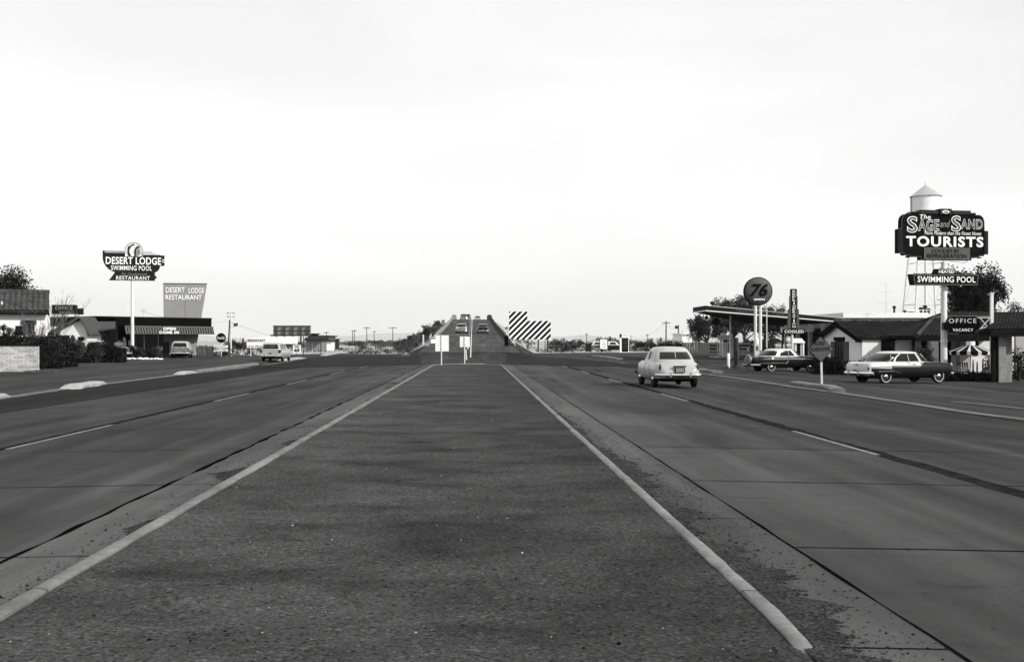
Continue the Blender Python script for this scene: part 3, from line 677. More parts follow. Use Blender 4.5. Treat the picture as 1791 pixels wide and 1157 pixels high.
# ---- rounded cream sedan on the road (early fifties, wrap round rear window)
def stu_extra(root):
    MB().box(-2.52, -2.44, -.24, .24, .80, .85).build('plate_lamp', M['darkm'], root)
    m = MB().box(-2.52, -2.46, -.19, .19, .60, .78).build('plate_frame', M['darkm'], root)
    for s_ in (-1, 1):      # fender creases and door handles
        bar(root, [(.02, s_*.87, .96), (.16, s_*.87, .96)], .018, 'door_handle', M['chrome'])
        bar(root, [(-1.06, s_*.885, .42), (-1.02, s_*.893, .66), (-.92, s_*.87, .92)], .005, 'door_seam', M['darkm'])
        bar(root, [(-.05, s_*.893, .42), (-.05, s_*.903, .66), (-.05, s_*.865, .98)], .005, 'door_seam', M['darkm'])
    bar(root, [(-1.80, 0, 1.07), (-1.52, 0, 1.38)], .016, 'window_divider', PT['cream'])
    for s_ in (-1, 1): bar(root, [(-.38, s_*.80, 1.06), (-.36, s_*.755, 1.24), (-.34, s_*.70, 1.38)], .025, 'door_pillar', PT['cream'])
    MB().lathe([(.001, -1), (.8, -.5), (1, 0), (.8, .5), (.001, 1)], 10); 
    d = MB(); d.lathe([(.10, 0), (.115, .1), (.09, .2), (.05, .25), (.001, .27)], 14, 0, 'z', (.25, .36, 1.0)); d.lathe([(.2, -.25), (.19, -.05), (.1, .02), (.05, .05)], 14, 0, 'z', (.25, .36, 1.0)); 
    tag(d.build('driver', M['interior'], root, True))
STU = dict(paint=PT['cream'], hw=.89, H=1.56, r=.335, wr=-1.42, wf=1.45, skirt=.98, guard=.34, valley=.6, floor=1.0,
  st=[(-2.47, .50, .44, .60, .66), (-2.42, .66, .38, .72, .76), (-2.3, .76, .36, .84, .88), (-2.0, .845, .34, .93, 1.0), (-1.5, .885, .32, .98, 1.06), (-.9, .885, .30, 1.0, 1.06), (0, .9, .30, 1.0, 1.04), (.8, .89, .30, 1.0, 1.05), (1.5, .87, .33, .97, 1.03), (2.1, .80, .36, .90, .98), (2.45, .66, .42, .80, .88), (2.58, .45, .5, .66, .76)],
  cab=[(.94, -1.86, 1.02, .81, .42), (1.05, -1.72, .92, .79, .42), (1.25, -1.48, .66, .735, .40), (1.42, -1.22, .40, .66, .38), (1.48, -1.10, .30, .62, .36)], cabz=[.92, 1.0, 1.08, 1.15, 1.22, 1.29, 1.36, 1.42, 1.47], ref=(-1.86, 1.02, .81), bow=.16,
  win=[('rear', -.80, .80, 2, 6), ('front', -.82, .82, 2, 7), ('side', -.56, .60, 2, 6)],
  rb=(-2.55, .50, .055), fb=(2.62, .50, .06), tail=[(-2.33, .71, .80, .055, .05, .13)], head=[(2.42, .62, .78, .1)], plate=(-2.525, .69), seats=(-.75, .3), ww=False, extra=stu_extra)
X, Y = G(1169, 677.0); Y0 = 45.0; X0 = (1162-CX)*Y0/F
make_car('sedan', 'rounded cream sedan with a split rear window driving away in the right lane', 'car', STU, (X0+.15, Y0+.3, gz(X0, Y0)+.02), -1.5)
# ---- long two-tone hardtop parked at the motel
def pon_extra(root):
    for s_ in (-1, 1):
        bar(root, [(-2.44, s_*.93, .79), (-1.5, s_*.945, .80), (-.5, s_*.955, .795), (.28, s_*.955, .79)], .018, 'side_trim', M['chrome'])
        bar(root, [(.28, s_*.955, .79), (.42, s_*.95, .92), (.52, s_*.93, 1.0), (.8, s_*.9, 1.01)], .018, 'side_trim', M['chrome'])
        bar(root, [(-2.1, s_*.945, .58), (-1.2, s_*.955, .60), (-.85, s_*.955, .52)], .014, 'wheel_trim', M['chrome'])
        bar(root, [(-.28, s_*.88, 1.02), (-.28, s_*.83, 1.2), (-.26, s_*.72, 1.40)], .022, 'window_pillar', M['chrome'])
        bar(root, [(.80, s_*.86, 1.03), (.62, s_*.81, 1.25), (.48, s_*.75, 1.41)], .02, 'window_pillar', M['chrome'])
        bar(root, [(-.1, s_*.945, .92), (.08, s_*.945, .92)], .016, 'door_handle', M['chrome'])
        bar(root, [(-.30, s_*.952, .4), (-.30, s_*.957, .7), (-.29, s_*.92, .99)], .005, 'door_seam', M['darkm'])
        bar(root, [(-1.5, s_*.83, 1.05), (-1.32, s_*.83, 1.10), (-1.24, s_*.80, 1.2), (-1.26, s_*.75, 1.36)], .018, 'window_trim', M['chrome'])
    MB().prism([(-2.72, .60), (-2.70, .60), (-2.66, .68), (-2.72, .68)], -.15, .15).build('trunk_emblem', M['chrome'], root)
    m = MB(); m.lathe([(.001, -1), (.5, -.6), (1, 0), (.5, .6), (.001, 1)], 12); m.v = [(-2.60+v[0]*.03, v[1]*.16, .88+v[2]*.035) for v in m.v]; m.build('trunk_badge', M['darkm'], root)
    m = MB(); [m.box(2.36, 2.41, -.6, .6, .55+.07*i, .58+.07*i) for i in range(3)]; m.build('grille', M['chrome'], root)
def up(x, y, z, n): return x < -2.46 or (z > .79 and x < .30) or (z > .79 and x < .45 and z > .79+(x-.3)*.8) 
PON = dict(paint=PT['dark'], upper=PT['white'], upfn=up, roofm=PT['white'], hw=.955, H=1.54, r=.35, wr=-1.62, wf=1.48, skirt=1.02, valley=.66, guard=.3, floor=1.0,
  st=[(-2.62, .74, .44, .80, .84), (-2.58, .84, .40, .92, .92), (-2.45, .90, .36, 1.0, .99), (-2.1, .93, .34, 1.02, 1.0), (-1.4, .95, .31, 1.02, 1.02), (-.5, .955, .30, 1.0, 1.03), (.4, .955, .30, 1.0, 1.03), (1.2, .945, .32, .99, 1.03), (1.9, .93, .34, .97, 1.0), (2.22, .91, .38, .94, .97), (2.36, .84, .44, .84, .88), (2.40, .7, .52, .74, .78)],
  cab=[(.95, -1.78, .90, .86, .40), (1.05, -1.66, .82, .84, .40), (1.25, -1.44, .66, .79, .34), (1.42, -1.12, .52, .74, .32), (1.48, -1.0, .44, .70, .30)], cabz=[.95, 1.0, 1.05, 1.12, 1.19, 1.26, 1.33, 1.39, 1.43, 1.46], ref=(-1.75, .98, .86), bow=.14,
  win=[('rear', -1.1, 1.1, 2, 8), ('front', -.95, .95, 2, 8), ('side', -.50, .64, 2, 8), ('side', -.95, -.66, 2, 7)],
  rb=(-2.70, .50, .075), fb=(2.46, .46, .075), tail=[(-2.60, .86, .74, .05, .06, .075)], head=[(2.32, .72, .86, .1)], plate=(-2.64, .48), seats=(-.8, .25), extra=pon_extra)
X, Y = (1579-CX)*55.5/F-.08, 55.5
make_car('hardtop_coupe', 'long two-tone hardtop, white above and dark below, parked beside the tall motel sign pole', 'car', PON, (X, Y, gz(X, Y)+.01), 70.5)
# ---- dark sedan with white roof by the gas station
def ford_extra(root):
    for s_ in (-1, 1):
        bar(root, [(-2.3, s_*.90, .56), (-1.2, s_*.925, .57), (-.35, s_*.935, .57)], .012, 'side_trim', M['chrome'])
        bar(root, [(-.36, s_*.94, .52), (-.22, s_*.94, .72)], .03, 'side_ornament', M['chrome'])
        bar(root, [(.1, s_*.93, .82), (1.4, s_*.92, .83), (2.3, s_*.88, .80)], .012, 'side_trim', M['chrome'])
        bar(root, [(-.12, s_*.88, 1.0), (-.1, s_*.72, 1.38)], .02, 'window_pillar', M['chrome'])
        bar(root, [(.74, s_*.83, 1.02), (.44, s_*.73, 1.38)], .02, 'window_pillar', M['chrome'])
    t = MB().lathe([(.33, -.1), (.36, 0), (.33, .1), (.001, .11)], 20, 0, 'x', (-2.62, 0, .78)); t.lathe([(.33, -.1), (.001, -.11)], 20, 0, 'x', (-2.62, 0, .78))
    t.build('spare_wheel_cover', PT['grey'], root, True)
FORD = dict(paint=PT['black'], roofm=PT['white'], hw=.93, H=1.53, r=.34, wr=-1.42, wf=1.5, skirt=.95, valley=.64, floor=1.0, 
  st=[(-2.50, .62, .44, .80, .86), (-2.44, .78, .38, .90, .94), (-2.2, .86, .34, .97, .99), (-1.6, .91, .31, 1.0, 1.02), (-.6, .925, .30, 1.0, 1.04), (.4, .93, .30, 1.0, 1.04), (1.2, .92, .32, .98, 1.03), (2.0, .90, .34, .94, 1.0), (2.4, .84, .40, .88, .93), (2.5, .66, .48, .78, .84)],
  cab=[(.95, -1.78, .95, .84, .40), (1.05, -1.62, .85, .82, .40), (1.25, -1.38, .66, .77, .36), (1.42, -1.1, .46, .71, .34), (1.47, -1.0, .38, .68, .32)], cabz=[.95, 1.0, 1.05, 1.12, 1.19, 1.26, 1.33, 1.39, 1.45], ref=(-1.78, .95, .84), bow=.14,
  win=[('rear', -.9, .9, 2, 7), ('front', -.92, .92, 2, 8), ('side', -.34, .60, 2, 7), ('side', -.9, -.6, 2, 6)],
  rb=(-2.60, .46, .06), fb=(2.6, .46, .07), tail=[(-2.44, .80, .80, .06, .07, .07)], head=[(2.42, .68, .80, .1)], plate=(-2.52, .55), seats=(-.7, .3), extra=ford_extra)
X, Y = (1370-CX)*76/F, 76.0
make_car('sedan', 'dark sedan with white roof and spare wheel cover parked below the round 76 sign', 'car', FORD, (X, Y, gz(X, Y)+.01), 73)
# ---- station wagons
def wag_extra(root):
    for s_ in (-1, 1):
        bar(root, [(-2.35, s_*.84, 1.02), (-.2, s_*.9, .92), (1.9, s_*.9, .86)], .01, 'side_trim', M['chrome'])
        for x in (-.95, -.05): bar(root, [(x, s_*.87, 1.02), (x+.03, s_*.74, 1.48)], .035, 'window_pillar', PT['pale'])
        m = MB().lathe([(.115, 0), (.11, -.1), (.07, -.13), (.001, -.135)], 16, 0, 'x', (-2.42, s_*.78, .86)); m.build('lamp_ring', M['darkm'], root, True)
    bar(root, [(-2.50, -.6, .44), (-2.5, .6, .44)], .03, 'tailgate_lip', M['darkm'])
WAG = dict(paint=PT['pale'], hw=.93, H=1.60, r=.34, wr=-1.42, wf=1.5, valley=.8, floor=1.0, guard=.42,
  st=[(-2.46, .84, .42, .98, 1.02), (-2.42, .88, .38, 1.0, 1.03), (-2.1, .91, .34, 1.0, 1.03), (-.6, .925, .30, 1.0, 1.03), (.4, .93, .30, 1.0, 1.04), (1.2, .92, .32, .98, 1.03), (2.0, .90, .34, .94, 1.0), (2.4, .84, .40, .88, .93), (2.5, .66, .48, .78, .84)],
  cab=[(.96, -2.42, .95, .86, .16), (1.1, -2.38, .82, .84, .16), (1.3, -2.30, .56, .78, .16), (1.5, -2.2, .28, .70, .16)], cabz=[.96, 1.02, 1.06, 1.14, 1.22, 1.3, 1.38, 1.44, 1.5], ref=(-2.42, .95, .86), bow=.06,
  win=[('rear', -.80, .80, 2, 7), ('front', -.9, .9, 2, 8), ('side', -.88, .64, 2, 7)],
  rb=(-2.58, .48, .06), fb=(2.6, .46, .07), tail=[(-2.50, .78, .86, .05, .075, .075)], head=[(2.42, .68, .80, .1)], plate=(-2.50, .72), seats=(-.7, .3), extra=wag_extra, ww=False)
X, Y = (483-CX)*97.5/F, 97.5
make_car('station_wagon', 'pale station wagon pulling off past the breakfast sign with its dark round tail lamps', 'station wagon', WAG, (X, Y, gz(X-.4, Y)+.02), 1)
WAG2 = dict(WAG, paint=PT['grey'], roofm=PT['pale'], tail=[(-2.44, .84, .7, .05, .05, .1)], plate=(-2.52, .58), H=1.62)
def wag2_extra(root):
    for s_ in (-1, 1):
        for x in (-.95, -.05): bar(root, [(x, s_*.87, 1.02), (x+.03, s_*.74, 1.48)], .035, 'window_pillar', PT['pale'])
        MB().box(-2.53, -2.48, s_*.52-.03, s_*.52+.03, .62, .84).build('tailgate_hinge', M['chrome'], root)
    MB().box(-2.5, -2.46, -.03, .03, .95, 1.06).build('tailgate_handle', M['darkm'], root)
    mb = MB().box(.5, .58, .95, 1.35, .95, 1.25); 
WAG2['extra'] = wag2_extra
X, Y = (318-CX)*110/F, 110.0
make_car('station_wagon', 'grey station wagon with a pale roof parked tail out in front of the striped awning', 'station wagon', WAG2, (X, Y, gz(X, Y)+.01), -10)
# ---- traffic on the overpass and other distant cars
def far_extra(root):
    for s_ in (-1, 1):
        bar(root, [(-2.2, s_*.90, .62), (2.0, s_*.92, .62)], .012, 'side_trim', M['chrome'])
    m = MB(); m.box(2.46, 2.54, -.62, .62, .50, .54); m.box(2.46, 2.55, -.66, .66, .66, .70); m.box(2.44, 2.50, -.6, .6, .54, .66); m.build('grille', [M['chrome']], root)
def variant(base, **k): d = dict(base); d.update(extra=far_extra, n=26); d.update(k); return d
FAR = variant(FORD, paint=PT['grey'], roofm=PT['pale'], ww=False)
def on_ramp(px, Y, lane=None): X = (px-CX)*Y/F; return (X, Y, gz(X, Y)+.04)
def pitch(o, y): o.rotation_euler[1] = -math.atan((rampz(y+2)-rampz(y-2))/4)*(1 if math.sin(o.rotation_euler[2]) > 0 else -1); return o
pitch(make_car('sedan', 'grey sedan with a pale roof coming down the left lane of the overpass', 'car', FAR, on_ramp(807, 187), 180), 187)
pitch(make_car('sedan', 'dark sedan with chrome bumper climbing the right lane of the overpass', 'car', variant(FORD, paint=PT['dark'], roofm=PT['mid'], extra=far_extra), on_ramp(844.5, 186), 0), 186)
pitch(make_car('sedan', 'small grey sedan coming down just below the crest of the overpass', 'car', variant(FORD, paint=PT['mid'], roofm=PT['mid'], ww=False), on_ramp(811, 286), 180), 286)
make_car('sedan', 'dark car half hidden behind the grey sedan at the crest of the overpass', 'car', variant(STU, paint=PT['dark'], extra=far_extra, roofm=PT['dark']), on_ramp(818, 312), 180)
make_car('station_wagon', 'pale wagon vanishing over the crest of the overpass in the right lane', 'station wagon', variant(WAG, paint=PT['pale'], n=24), (on_ramp(835.5, 316)[0], 330, on_ramp(835, 330)[2]), 0)
X, Y = (170-CX)*93/F, 93.0
make_car('sedan', 'pale-roofed car parked behind the clipped hedge under the low roof', 'car', variant(FORD, paint=PT['grey'], roofm=PT['pale']), (X, Y, gz(X, Y)+.12), 76)
for i, (px, Y, hd, pt, rf, lb) in enumerate([(1046, 172, 84, 'mid', 'white', 'white-roofed car parked behind the white framed notice board'), (1072, 168, 80, 'dark', 'white', 'white-roofed car parked between the notice board and the tall black price board'),
        ]):
    X = (px-CX)*Y/F; make_car('sedan', lb, 'car', variant(FORD, paint=PT[pt], roofm=PT[rf]), (X, Y, gz(X, Y)+.01), hd, 'cars parked beyond the crossroads')
# ============================================================ signs
class Sign:
    """local frame of an upright board: photo pixels -> metres on the board"""
    def __init__(s, name, label, cat, px, Y, rot=0, group=None, dz=0):
        s.px, s.Y = px, Y; s.base = gp(px, Y); s.c = math.cos(rot)-s.base[0]/Y*math.sin(rot); s.X, _, s.z0 = s.base; s.z0 += dz
        s.root = thing(name, label, cat, (s.X, Y, s.z0), rot, group)
    def x(s, px): return (px-s.px)*s.Y/F/s.c
    def z(s, py): return EH+(CY-py)*s.Y/F-s.z0
    def poly(s, pts): return [(s.x(a), s.z(b)) for a, b in pts]
    def board(s, name, pts, y0, y1, mat, parent=None): return MB().prism(s.poly(pts), y0, y1).build(name, mat, parent or s.root)
    def text(s, t, x0, x1, ytop, ybot, y, mat, parent, **k): return text(t, s.x(x0), s.x(x1), s.z(ybot), s.z(ytop), y, mat, parent, **k)
    def pole(s, px, r, ytop, name='pole', mat=None, y=0, r1=None, zb=-.1): return MB().tube((s.x(px), y, zb), (s.x(px), y, s.z(ytop)), r, r1 or r, 16).build(name, mat or M['polewhite'], s.root, True)
def outline(S, pts, y, wd, mat, parent, name='trim'):
    P = S.poly(pts); mb = MB()
    for a, b in zip(P, P[1:]+P[:1]): mb.tube((a[0], y, a[1]), (b[0], y, b[1]), wd, wd, 6)
    return mb.build(name, mat, parent, True)
def arcpts(cx, cy, r, a0, a1, n=10, ry=None): return [(cx+r*math.cos(R(a0+(a1-a0)*i/n)), cy-(ry or r)*math.sin(R(a0+(a1-a0)*i/n))) for i in range(n+1)]
def lines(S, b, L, y, h, mat):      # writing too small to read: rows of broken strokes
    mb = MB(); r = random.Random(3)
    for x0, x1, yy in L:
        x = x0
        while x < x1-.4: w_ = r.uniform(.5, 1.6); mb.box(S.x(x), S.x(min(x+w_, x1)), y-.006, y, S.z(yy+h*r.uniform(.35, .6)), S.z(yy-h*r.uniform(.35, .6))); x += w_+r.uniform(.25, .5)
    return mb.build('faded_writing', mat, b)
# --- lodge sign on its tall pole
S = Sign('lodge_sign', 'tall pole sign with a round headdress emblem reading DESERT LODGE, SWIMMING POOL, Air Conditioned RESTAURANT', 'sign', 232, 104, R(14))
S.pole(231.5, .17, 490, r1=.13)
MB().box(-.32, .32, -.3, .3, S.z(613)-0, S.z(606)).build('lamp_box', M['signmid'], S.root)
b = S.board('board', [(180, 439), (219, 439), (219, 448.6), (250, 448.6), (250, 446), (288, 446), (288, 464), (280, 464)]+arcpts(268, 464, 12, 0, -80, 8)[1:]+[(206, 476.5)]+arcpts(206, 450, 26, -95, -180, 10, 26.5), -.2, .2, M['signdark'])
b2 = S.board('ribbon_board', [(202, 475.5), (271, 475.5), (271.3, 481), (275, 484.8), (271.3, 487), (271, 490.5), (191, 490.5)], -.16, .16, M['signdark'])
for i, (x0, x1, yy) in enumerate([(183, 220, 438.7), (184, 220, 441.2), (249, 266, 439.3), (249, 272, 441.7), (249, 280, 444.2)]):
    S.board('stripe', [(x0, yy), (x1, yy), (x1, yy+1.3), (x0, yy+1.3)], -.24, .24, M['offwhite'], b)
for yy in (453.2, 456.6): S.board('stripe', [(284, yy), (288.6, yy), (288.6, yy+1.4), (284, yy+1.4)], -.23, .23, M['signwhite'], b)
e = MB().lathe([(.001, -.26), (S.x(232+15.8), -.26), (S.x(232+16), -.2), (S.x(232+16.6), .2), (S.x(232+16.2), .26), (.001, .26)], 36, 0, 'y', (S.x(234), 0, S.z(439.5))).build('emblem_disc', M['offwhite'], S.root, True, (0, .12, 0))
MB().lathe([(S.x(232+15.4), -.27), (S.x(232+16.2), -.29), (S.x(232+16.8), -.25)], 36, 0, 'y', (S.x(234), 0, S.z(439.5))).build('emblem_ring', M['metal'], e, True)
def epx(pts): return [(234+(a-234)*1, b_) for a, b_ in pts]
fe = MB()
for i in range(9):      # dark tipped feathers round the headdress
    t = i/8; ang = 100+t*105; cx = 236+12.2*math.cos(R(ang))*.9; cy = 441-13*math.sin(R(ang))
    P = [(cx+1.7*math.cos(R(a))+.5*math.cos(R(ang)), cy-1.7*math.sin(R(a))) for a in range(0, 360, 60)]
    fe.prism(S.poly(P), -.275, -.262)
fe.prism(S.poly([(227, 448), (223.5, 443), (223, 436), (225, 430), (227, 431), (225.6, 437), (226.5, 442), (230, 448)]), -.274, -.262)
fe.build('headdress_tips', M['signdark'], e)
S.board('headdress_band', [(235.2, 448.5), (234.5, 441), (236, 435), (240, 430.5), (244, 430.2), (245.2, 433), (242, 433.4), (239, 436.5), (237.8, 441), (238, 448.5)], -.276, -.262, M['signdark'], e)
S.board('face', [(238.3, 448.2), (238.5, 440), (240, 436.8), (243, 434), (244.7, 436), (244.6, 438.6), (246, 441), (244.8, 442), (245, 444.5), (243.3, 446), (241, 446.5), (240.6, 448.2)], -.272, -.262, M['signmid'], e)
S.board('feather_white', [(228, 447.5), (227.6, 440), (229.5, 432), (234, 427.5), (239, 427), (235, 432), (233.3, 440), (234, 447.5)], -.270, -.262, M['white'], e)
S.text('DESERT LODGE', 185.6, 282.3, 449.8, 462.6, -.2, M['signwhite'], b, bold=.018, sp=1.05)
S.text('SWIMMING POOL', 194.5, 266, 464.8, 473, -.2, M['signwhite'], b, bold=.006, sp=1.06)
S.text('Air Conditioned', 212, 257.5, 476.3, 481.5, -.16, M['signmid'], b2, shear=.3, sp=1.08)
S.text('RESTAURANT', 203.5, 262.5, 482.7, 489.5, -.16, M['signwhite'], b2, bold=.006, sp=1.1)
# --- big tourist court sign
S = Sign('tourist_court_sign', 'huge stepped dark sign on a thick pole reading The SAGE and SAND, TOURISTS', 'sign', 1651, 63, R(8))
S.c *= 1.03; S.pole(1651, .178, 458, r1=.15)
MB().lathe([(.2, 0), (.2, .06), (.18, .1)], 18, 0, 'z', (0, 0, S.z(598))).build('pole_joint', M['polewhite'], S.root, True)
MB().lathe([(.19, 0), (.19, .05)], 18, 0, 'z', (0, 0, S.z(472))).build('pole_joint', M['polewhite'], S.root, True)
BK = [(1567, 401.7), (1572.6, 401.3), (1573, 386), (1575, 380), (1580, 375.5), (1588, 375), (1588, 372), (1596, 372), (1604, 371.5), (1604, 368.7), (1696, 368.7), (1696, 372.5), (1705, 372.5), (1705, 376), (1713, 376), (1718, 380), (1720.5, 386), (1721, 403.5), (1727.5, 403.8), (1727.5, 444), (1720, 444), (1720, 447), (1711, 447), (1711, 450), (1697, 450), (1697, 455), (1607, 455), (1607, 449.5), (1588, 449.5), (1588, 447), (1577, 447), (1577, 443.5), (1567, 443.5)]
b = S.board('board', BK, -.16, .26, M['signblack']); outline(S, BK, -.165, .018, M['signgrey'], b)
f_ = S.board('wing_panel', [(1567.5, 402.5), (1574, 402.5), (1574, 442), (1567.5, 442)], -.22, -.16, M['signdark'], b); S.board('wing_panel', [(1720.5, 404), (1727, 404), (1727, 443.5), (1720.5, 443.5)], -.22, -.16, M['signdark'], b)
for yy in (370.6, 373): S.board('top_bar', [(1606, yy), (1638, yy), (1638, yy+.8), (1606, yy+.8)], -.19, -.16, M['signgrey'], b); S.board('top_bar', [(1663, yy), (1695, yy), (1695, yy+.8), (1663, yy+.8)], -.19, -.16, M['signgrey'], b)
cp = S.board('cap_box', [(1639, 365.8), (1661, 365.8), (1661, 376), (1639, 376)], -.24, .2, M['signblack'])
S.board('cap_rib', [(1641, 366.5), (1642.5, 366.5), (1642.5, 375.5), (1641, 375.5)], -.27, -.24, M['signgrey'], cp); S.board('cap_rib', [(1657.5, 366.5), (1659, 366.5), (1659, 375.5), (1657.5, 375.5)], -.27, -.24, M['signgrey'], cp)
S.board('badge', [(1650+6.3*math.cos(R(a)), 371.4-3*math.sin(R(a))) for a in range(0, 360, 20)], -.26, -.24, M['signwhite'], cp)
S.text('AAA', 1646.5, 1653.8, 369.8, 373.2, -.262, M['signblack'], cp, bold=.0)
L0 = M['signwhite']; L1 = M['signgrey']
S.text('The', 1604.5, 1624, 376.5, 384, -.165, L0, b, shear=.25, bold=.004)
for t, x0, x1, ya, yb in (('S', 1581.8, 1600.8, 379.5, 408.3), ('AGE', 1601.8, 1639.3, 384.3, 405.2), ('S', 1661, 1678.5, 377.3, 405.3), ('AND', 1678, 1717.8, 383.2, 400.6)):
    S.text(t, x0, x1, ya, yb, -.165, L0, b, bold=.034, sp=1.1); af = _tc['aff']
    S.text(t, x0, x1, ya, yb, -.187, M['signgrey'], b, bold=-.002, depth=.012, sp=1.1, aff=af)
S.text('and', 1640.5, 1659, 386, 398, -.165, M['signmid'], b, shear=.3, bold=.01)
S.text('More Modern than the Finest Home', 1613, 1715, 405.0, 411.2, -.165, L0, b, shear=.3, bold=-.002, sp=1.12)
S.text('TOURISTS', 1580.3, 1719, 413.8, 432, -.165, L0, b, bold=.030, sp=1.16)
p = S.board('lower_panel', [(1612, 434.3), (1693.5, 434.3), (1693.5, 453.8), (1612, 453.8)], -.22, -.16, M['signgrey'], b)
outline(S, [(1612, 434.3), (1693.5, 434.3), (1693.5, 453.8), (1612, 453.8)], -.225, .012, M['signmid'], p)
S.text('COOLED BY', 1625, 1675, 436.2, 442.5, -.222, M['signdark'], p, bold=-.0); S.text('REFRIGERATION', 1616.5, 1687.5, 444.3, 451.6, -.222, M['signdark'], p, bold=.0)
for px in (1583, 1605, 1698, 1712): S.board('flange', [(px, 449), (px+5, 449), (px+5, 451), (px, 451)], -.1, .1, M['signblack'], b)
bar(S.root, [(S.x(1663), .1, S.z(456.5)), (S.x(1691), .1, S.z(459)), (S.x(1697), .1, S.z(455))], .01, 'conduit', M['darkm'])
def sub_sign(pts, *a): return
S2 = Sign('swimming_pool_sign', 'wide boat-shaped sign reading HEATED SWIMMING POOL fixed to the thick pole', 'sign', 1651, 62.7, R(8))
PB = [(1589, 480), (1709.5, 479.5), (1706.7, 499), (1592.8, 499)]
b = S2.board('board', PB, -.2, .12, M['signblack']); outline(S2, [(1595, 481.5), (1707.5, 481), (1705, 497.8), (1597.5, 497.8)], -.205, .014, M['signmid'], b)
sc_ = MB()
for i in range(26): x = S2.x(1599+i*4.1); sc_.lathe([(.001, -.04), (.05, -.03), (.055, 0), (.05, .03), (.001, .04)], 8, 0, 'y', (x, -.05, S2.z(479.8)))
sc_.build('scalloped_edge', M['signblack'], b, True)
h = S2.board('top_board', [(1634, 470.5), (1667, 470.5), (1670, 479.3), (1630.5, 479.3)], -.16, .1, M['signblack'])
S2.text('HEATED', 1639, 1666, 472.3, 478, -.162, M['signwhite'], h, bold=.01); S2.text('SWIMMING POOL', 1601.5, 1702.5, 483.6, 494, -.2, M['signwhite'], b, bold=.008, sp=1.06)
# --- office sign hung between the thick pole and a thin post
S = Sign('office_sign', 'black lozenge sign reading OFFICE VACANCY braced between the thick pole and a white post', 'sign', 1679, 62.4, 0)
PB = [(1646.5, 564), (1652, 563.5), (1655, 557), (1660, 553.4), (1703, 553.4), (1708, 557), (1711.5, 564), (1712.5, 569), (1709, 575), (1704, 579), (1701, 582.5), (1657, 582.5), (1653, 577.5), (1646.5, 577)]
b = S.board('board', PB, -.26, -.06, M['black']); outline(S, PB, -.262, .01, M['signgrey'], b)
S.text('OFFICE', 1655.8, 1703.8, 557, 564.8, -.262, M['offwhite'], b, bold=.0, sp=1.25); S.text('VACANCY', 1663, 1698, 574.3, 579.3, -.262, M['signwhite'], b, bold=.005, sp=1.3)
fr = MB(); g_ = lambda a, b_, y=-.1: (S.x(a), y, S.z(b_))
for p, q in (((1703, 555.3), (1733, 555.3)), ((1713, 556), (1728, 574)), ((1730, 556), (1713, 575)), ((1706, 576), (1733, 570))): fr.tube(g_(*p), g_(*q), .022)
fr.build('brace', M['polewhite'], S.root, True)
S = Sign('sign_post', 'thin white square post standing right of the office sign', 'post', 1734.5, 62.5, 0)
MB().box(-.075, .075, -.075, .075, 0, S.z(513.5)).build('post', M['polewhite'], S.root); MB().box(-.1, .1, -.1, .1, S.z(513.5), S.z(512)).build('cap', M['polewhite'], S.root)
# --- round gas station sign
S = Sign('gas_station_sign', 'large round sign reading 76 UNION raised on twin white posts', 'sign', 1325.5, 96, 0)
for px in (1321.3, 1330): S.pole(px, .125, 530, 'post')
d = MB().lathe([(.001, -.42), (.7, -.38), (1.08, -.24), (1.17, -.1), (1.17, .1), (1.08, .24), (.7, .38), (.001, .42)], 44, 0, 'y', (0, 0, S.z(509.3))).build('disc', M['signgrey'], S.root, True)
MB().lathe([(1.13, -.19), (1.2, -.14), (1.2, .14), (1.13, .19)], 44, 0, 'y', (0, 0, S.z(509.3))).build('rim', M['signdark'], d, True)
S.text('76', 1310, 1341, 496, 518.5, -.38, M['signblack'], d, bold=.03, shear=.28, depth=.08); S.text('UNION', 1316.7, 1335.3, 522, 525.4, -.36, M['signwhite'], d, bold=.03, depth=.05)
# --- refrigeration tower sign
S = Sign('refrigeration_sign', 'narrow stepped vertical sign reading REFRIGERATION above a wide COOLED board', 'sign', 1387.5, 80, 0)
S.pole(1385.5, .09, 582, 'post'); 
b = S.board('board', [(1382.2, 506), (1383.5, 505), (1391.8, 505), (1393, 506), (1393, 517.5), (1394.2, 518), (1394.2, 540), (1396.5, 541), (1397.2, 575), (1377.6, 575), (1378.4, 541), (1380.8, 540), (1380.8, 518), (1382.2, 517.5)], -.12, .12, M['signgrey'])
S.board('letter_panel', [(1383.2, 506.5), (1391.8, 506.5), (1392.2, 575), (1383, 575)], -.15, -.12, M['signblack'], b)
for i, ch in enumerate('REFRIGERATION'): y0 = 507.6+i*5.13; S.text(ch, 1385+(1.6 if ch == 'I' else 0), 1390.2-(1.6 if ch == 'I' else 0), y0, y0+3.9, -.151, M['signwhite'], b, bold=.0)
c = S.board('lower_board', [(1369.5, 575.2), (1407, 575.2), (1407, 583.2), (1369.5, 583.2)], -.18, .12, M['signblack'])
S.text('COOLED', 1371, 1404.5, 577, 582, -.181, M['signwhite'], c, bold=.01)
